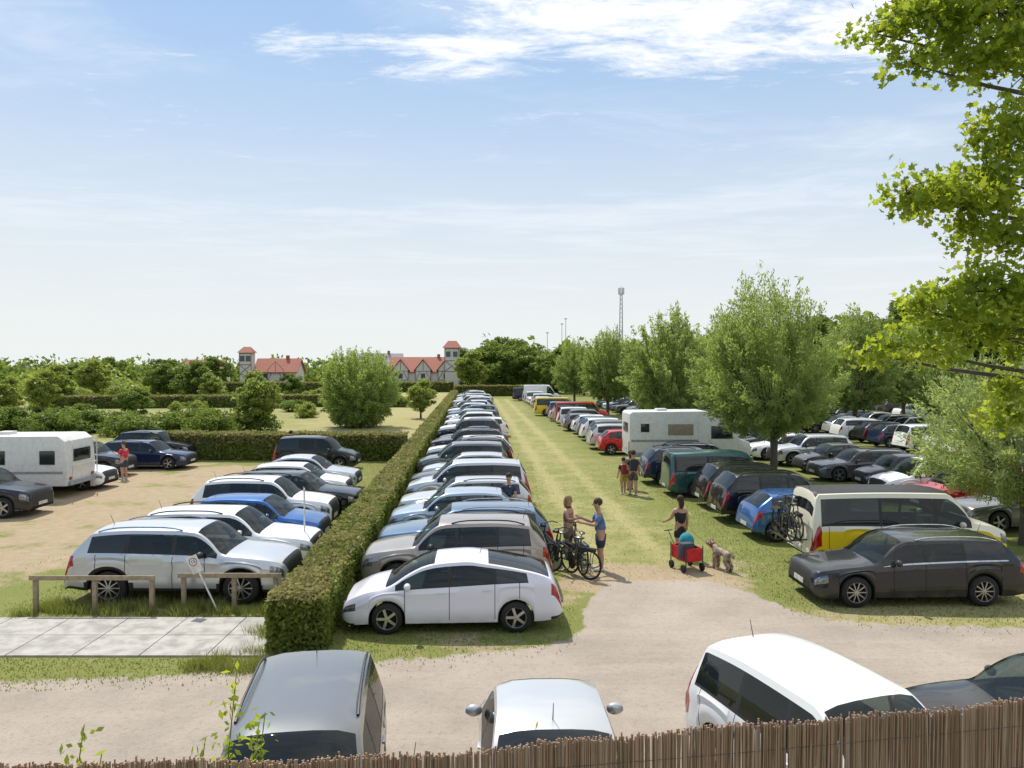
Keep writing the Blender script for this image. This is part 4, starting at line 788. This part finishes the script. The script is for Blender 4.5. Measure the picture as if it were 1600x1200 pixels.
# ---------------------------------------------------------------- sky, sun, camera
ts=Vector((-.27,.5,.82)).normalized(); el=math.asin(ts.z); az=math.atan2(ts.x,ts.y)
su=bpy.data.lights.new('sun','SUN'); su.energy=5.0; su.angle=rad(.5); su.color=(1,.94,.82); so=bpy.data.objects.new('sun',su); COL.objects.link(so); so.rotation_euler=ts.to_track_quat('Z','Y').to_euler()
w=bpy.data.worlds.new('World'); SC.world=w; w.use_nodes=True; nt=w.node_tree; bg=nt.nodes['Background']
sky=nd(nt,'ShaderNodeTexSky',{'sky_type':'NISHITA','sun_disc':False,'sun_elevation':el,'sun_rotation':az,'air_density':1.0,'dust_density':.6,'ozone_density':1.5})
tc=nd(nt,'ShaderNodeTexCoord'); sp=nd(nt,'ShaderNodeSeparateXYZ',{},{0:tc.outputs['Generated']}); zz=math_(nt,'MAXIMUM',sp.outputs[2],.03)
cx_=math_(nt,'DIVIDE',sp.outputs[0],zz); cy_=math_(nt,'DIVIDE',sp.outputs[1],zz); cb=nd(nt,'ShaderNodeCombineXYZ',{},{0:cx_,1:cy_}).outputs[0]
mp_=nd(nt,'ShaderNodeMapping',{},{'Rotation':(0,0,rad(14)),'Scale':(1.2,2.2,1)}); nt.links.new(cb,mp_.inputs[0])
mp2=nd(nt,'ShaderNodeMapping',{},{'Rotation':(0,0,rad(-12)),'Scale':(.5,.8,1),'Location':(3.1,1.7,0)}); nt.links.new(cb,mp2.inputs[0])
n1=noise_(nt,1.7,mp_.outputs[0],10,.66,.7); n2=noise_(nt,.8,mp2.outputs[0],6,.55,.8); n3=noise_(nt,8,mp_.outputs[0],8,.75,.5)
mk=math_(nt,'MULTIPLY',ramp_(nt,cy_,2.9,2.25),ramp_(nt,cx_,-.6,.3)); mk=math_(nt,'MULTIPLY',mk,ramp_(nt,cx_,2.4,1.3))
m2=math_(nt,'MULTIPLY',math_(nt,'MULTIPLY',ramp_(nt,cy_,2.25,2.4),ramp_(nt,cy_,2.85,2.62)),math_(nt,'MULTIPLY',ramp_(nt,cx_,-.95,-.65),ramp_(nt,cx_,.1,-.15)))
v=math_(nt,'ADD',n1,math_(nt,'MULTIPLY',mk,.36)); v=math_(nt,'ADD',v,math_(nt,'MULTIPLY',m2,.22)); v=math_(nt,'ADD',v,math_(nt,'MULTIPLY',math_(nt,'SUBTRACT',n3,.5),.5))
cl1=math_(nt,'MULTIPLY',ramp_(nt,v,.57,.95),ramp_(nt,cy_,4.5,2.9))
thin=math_(nt,'MULTIPLY',ramp_(nt,math_(nt,'ADD',n2,math_(nt,'MULTIPLY',math_(nt,'SUBTRACT',n1,.5),.45)),.42,.78),.38)
cc_=math_(nt,'MAXIMUM',cl1,thin); cc_=math_(nt,'MULTIPLY',cc_,ramp_(nt,sp.outputs[2],.02,.2))
base_=mixc(nt,.75,sky.outputs[0],(3.2,4.95,7.5,1))
haze=math_(nt,'MULTIPLY',ramp_(nt,sp.outputs[2],.46,-.02),1.0)
c=mixc(nt,haze,base_,(7.15,7.4,7.3,1)); c=mixc(nt,cc_,c,(8.9,9.0,9.1,1)); nt.links.new(c,bg.inputs[0]); bg.inputs[1].default_value=.122
cam=bpy.data.cameras.new('camera'); co=bpy.data.objects.new('camera',cam); COL.objects.link(co); co.location=(0,0,5.3); co.rotation_euler=(rad(90-1.33),0,0); cam.sensor_width=36; cam.angle=2*math.atan(800/1209); cam.clip_end=9000; cam.clip_start=.05
SC.camera=co; SC.view_settings.view_transform='Standard'; SC.view_settings.look='None'; SC.view_settings.exposure=0
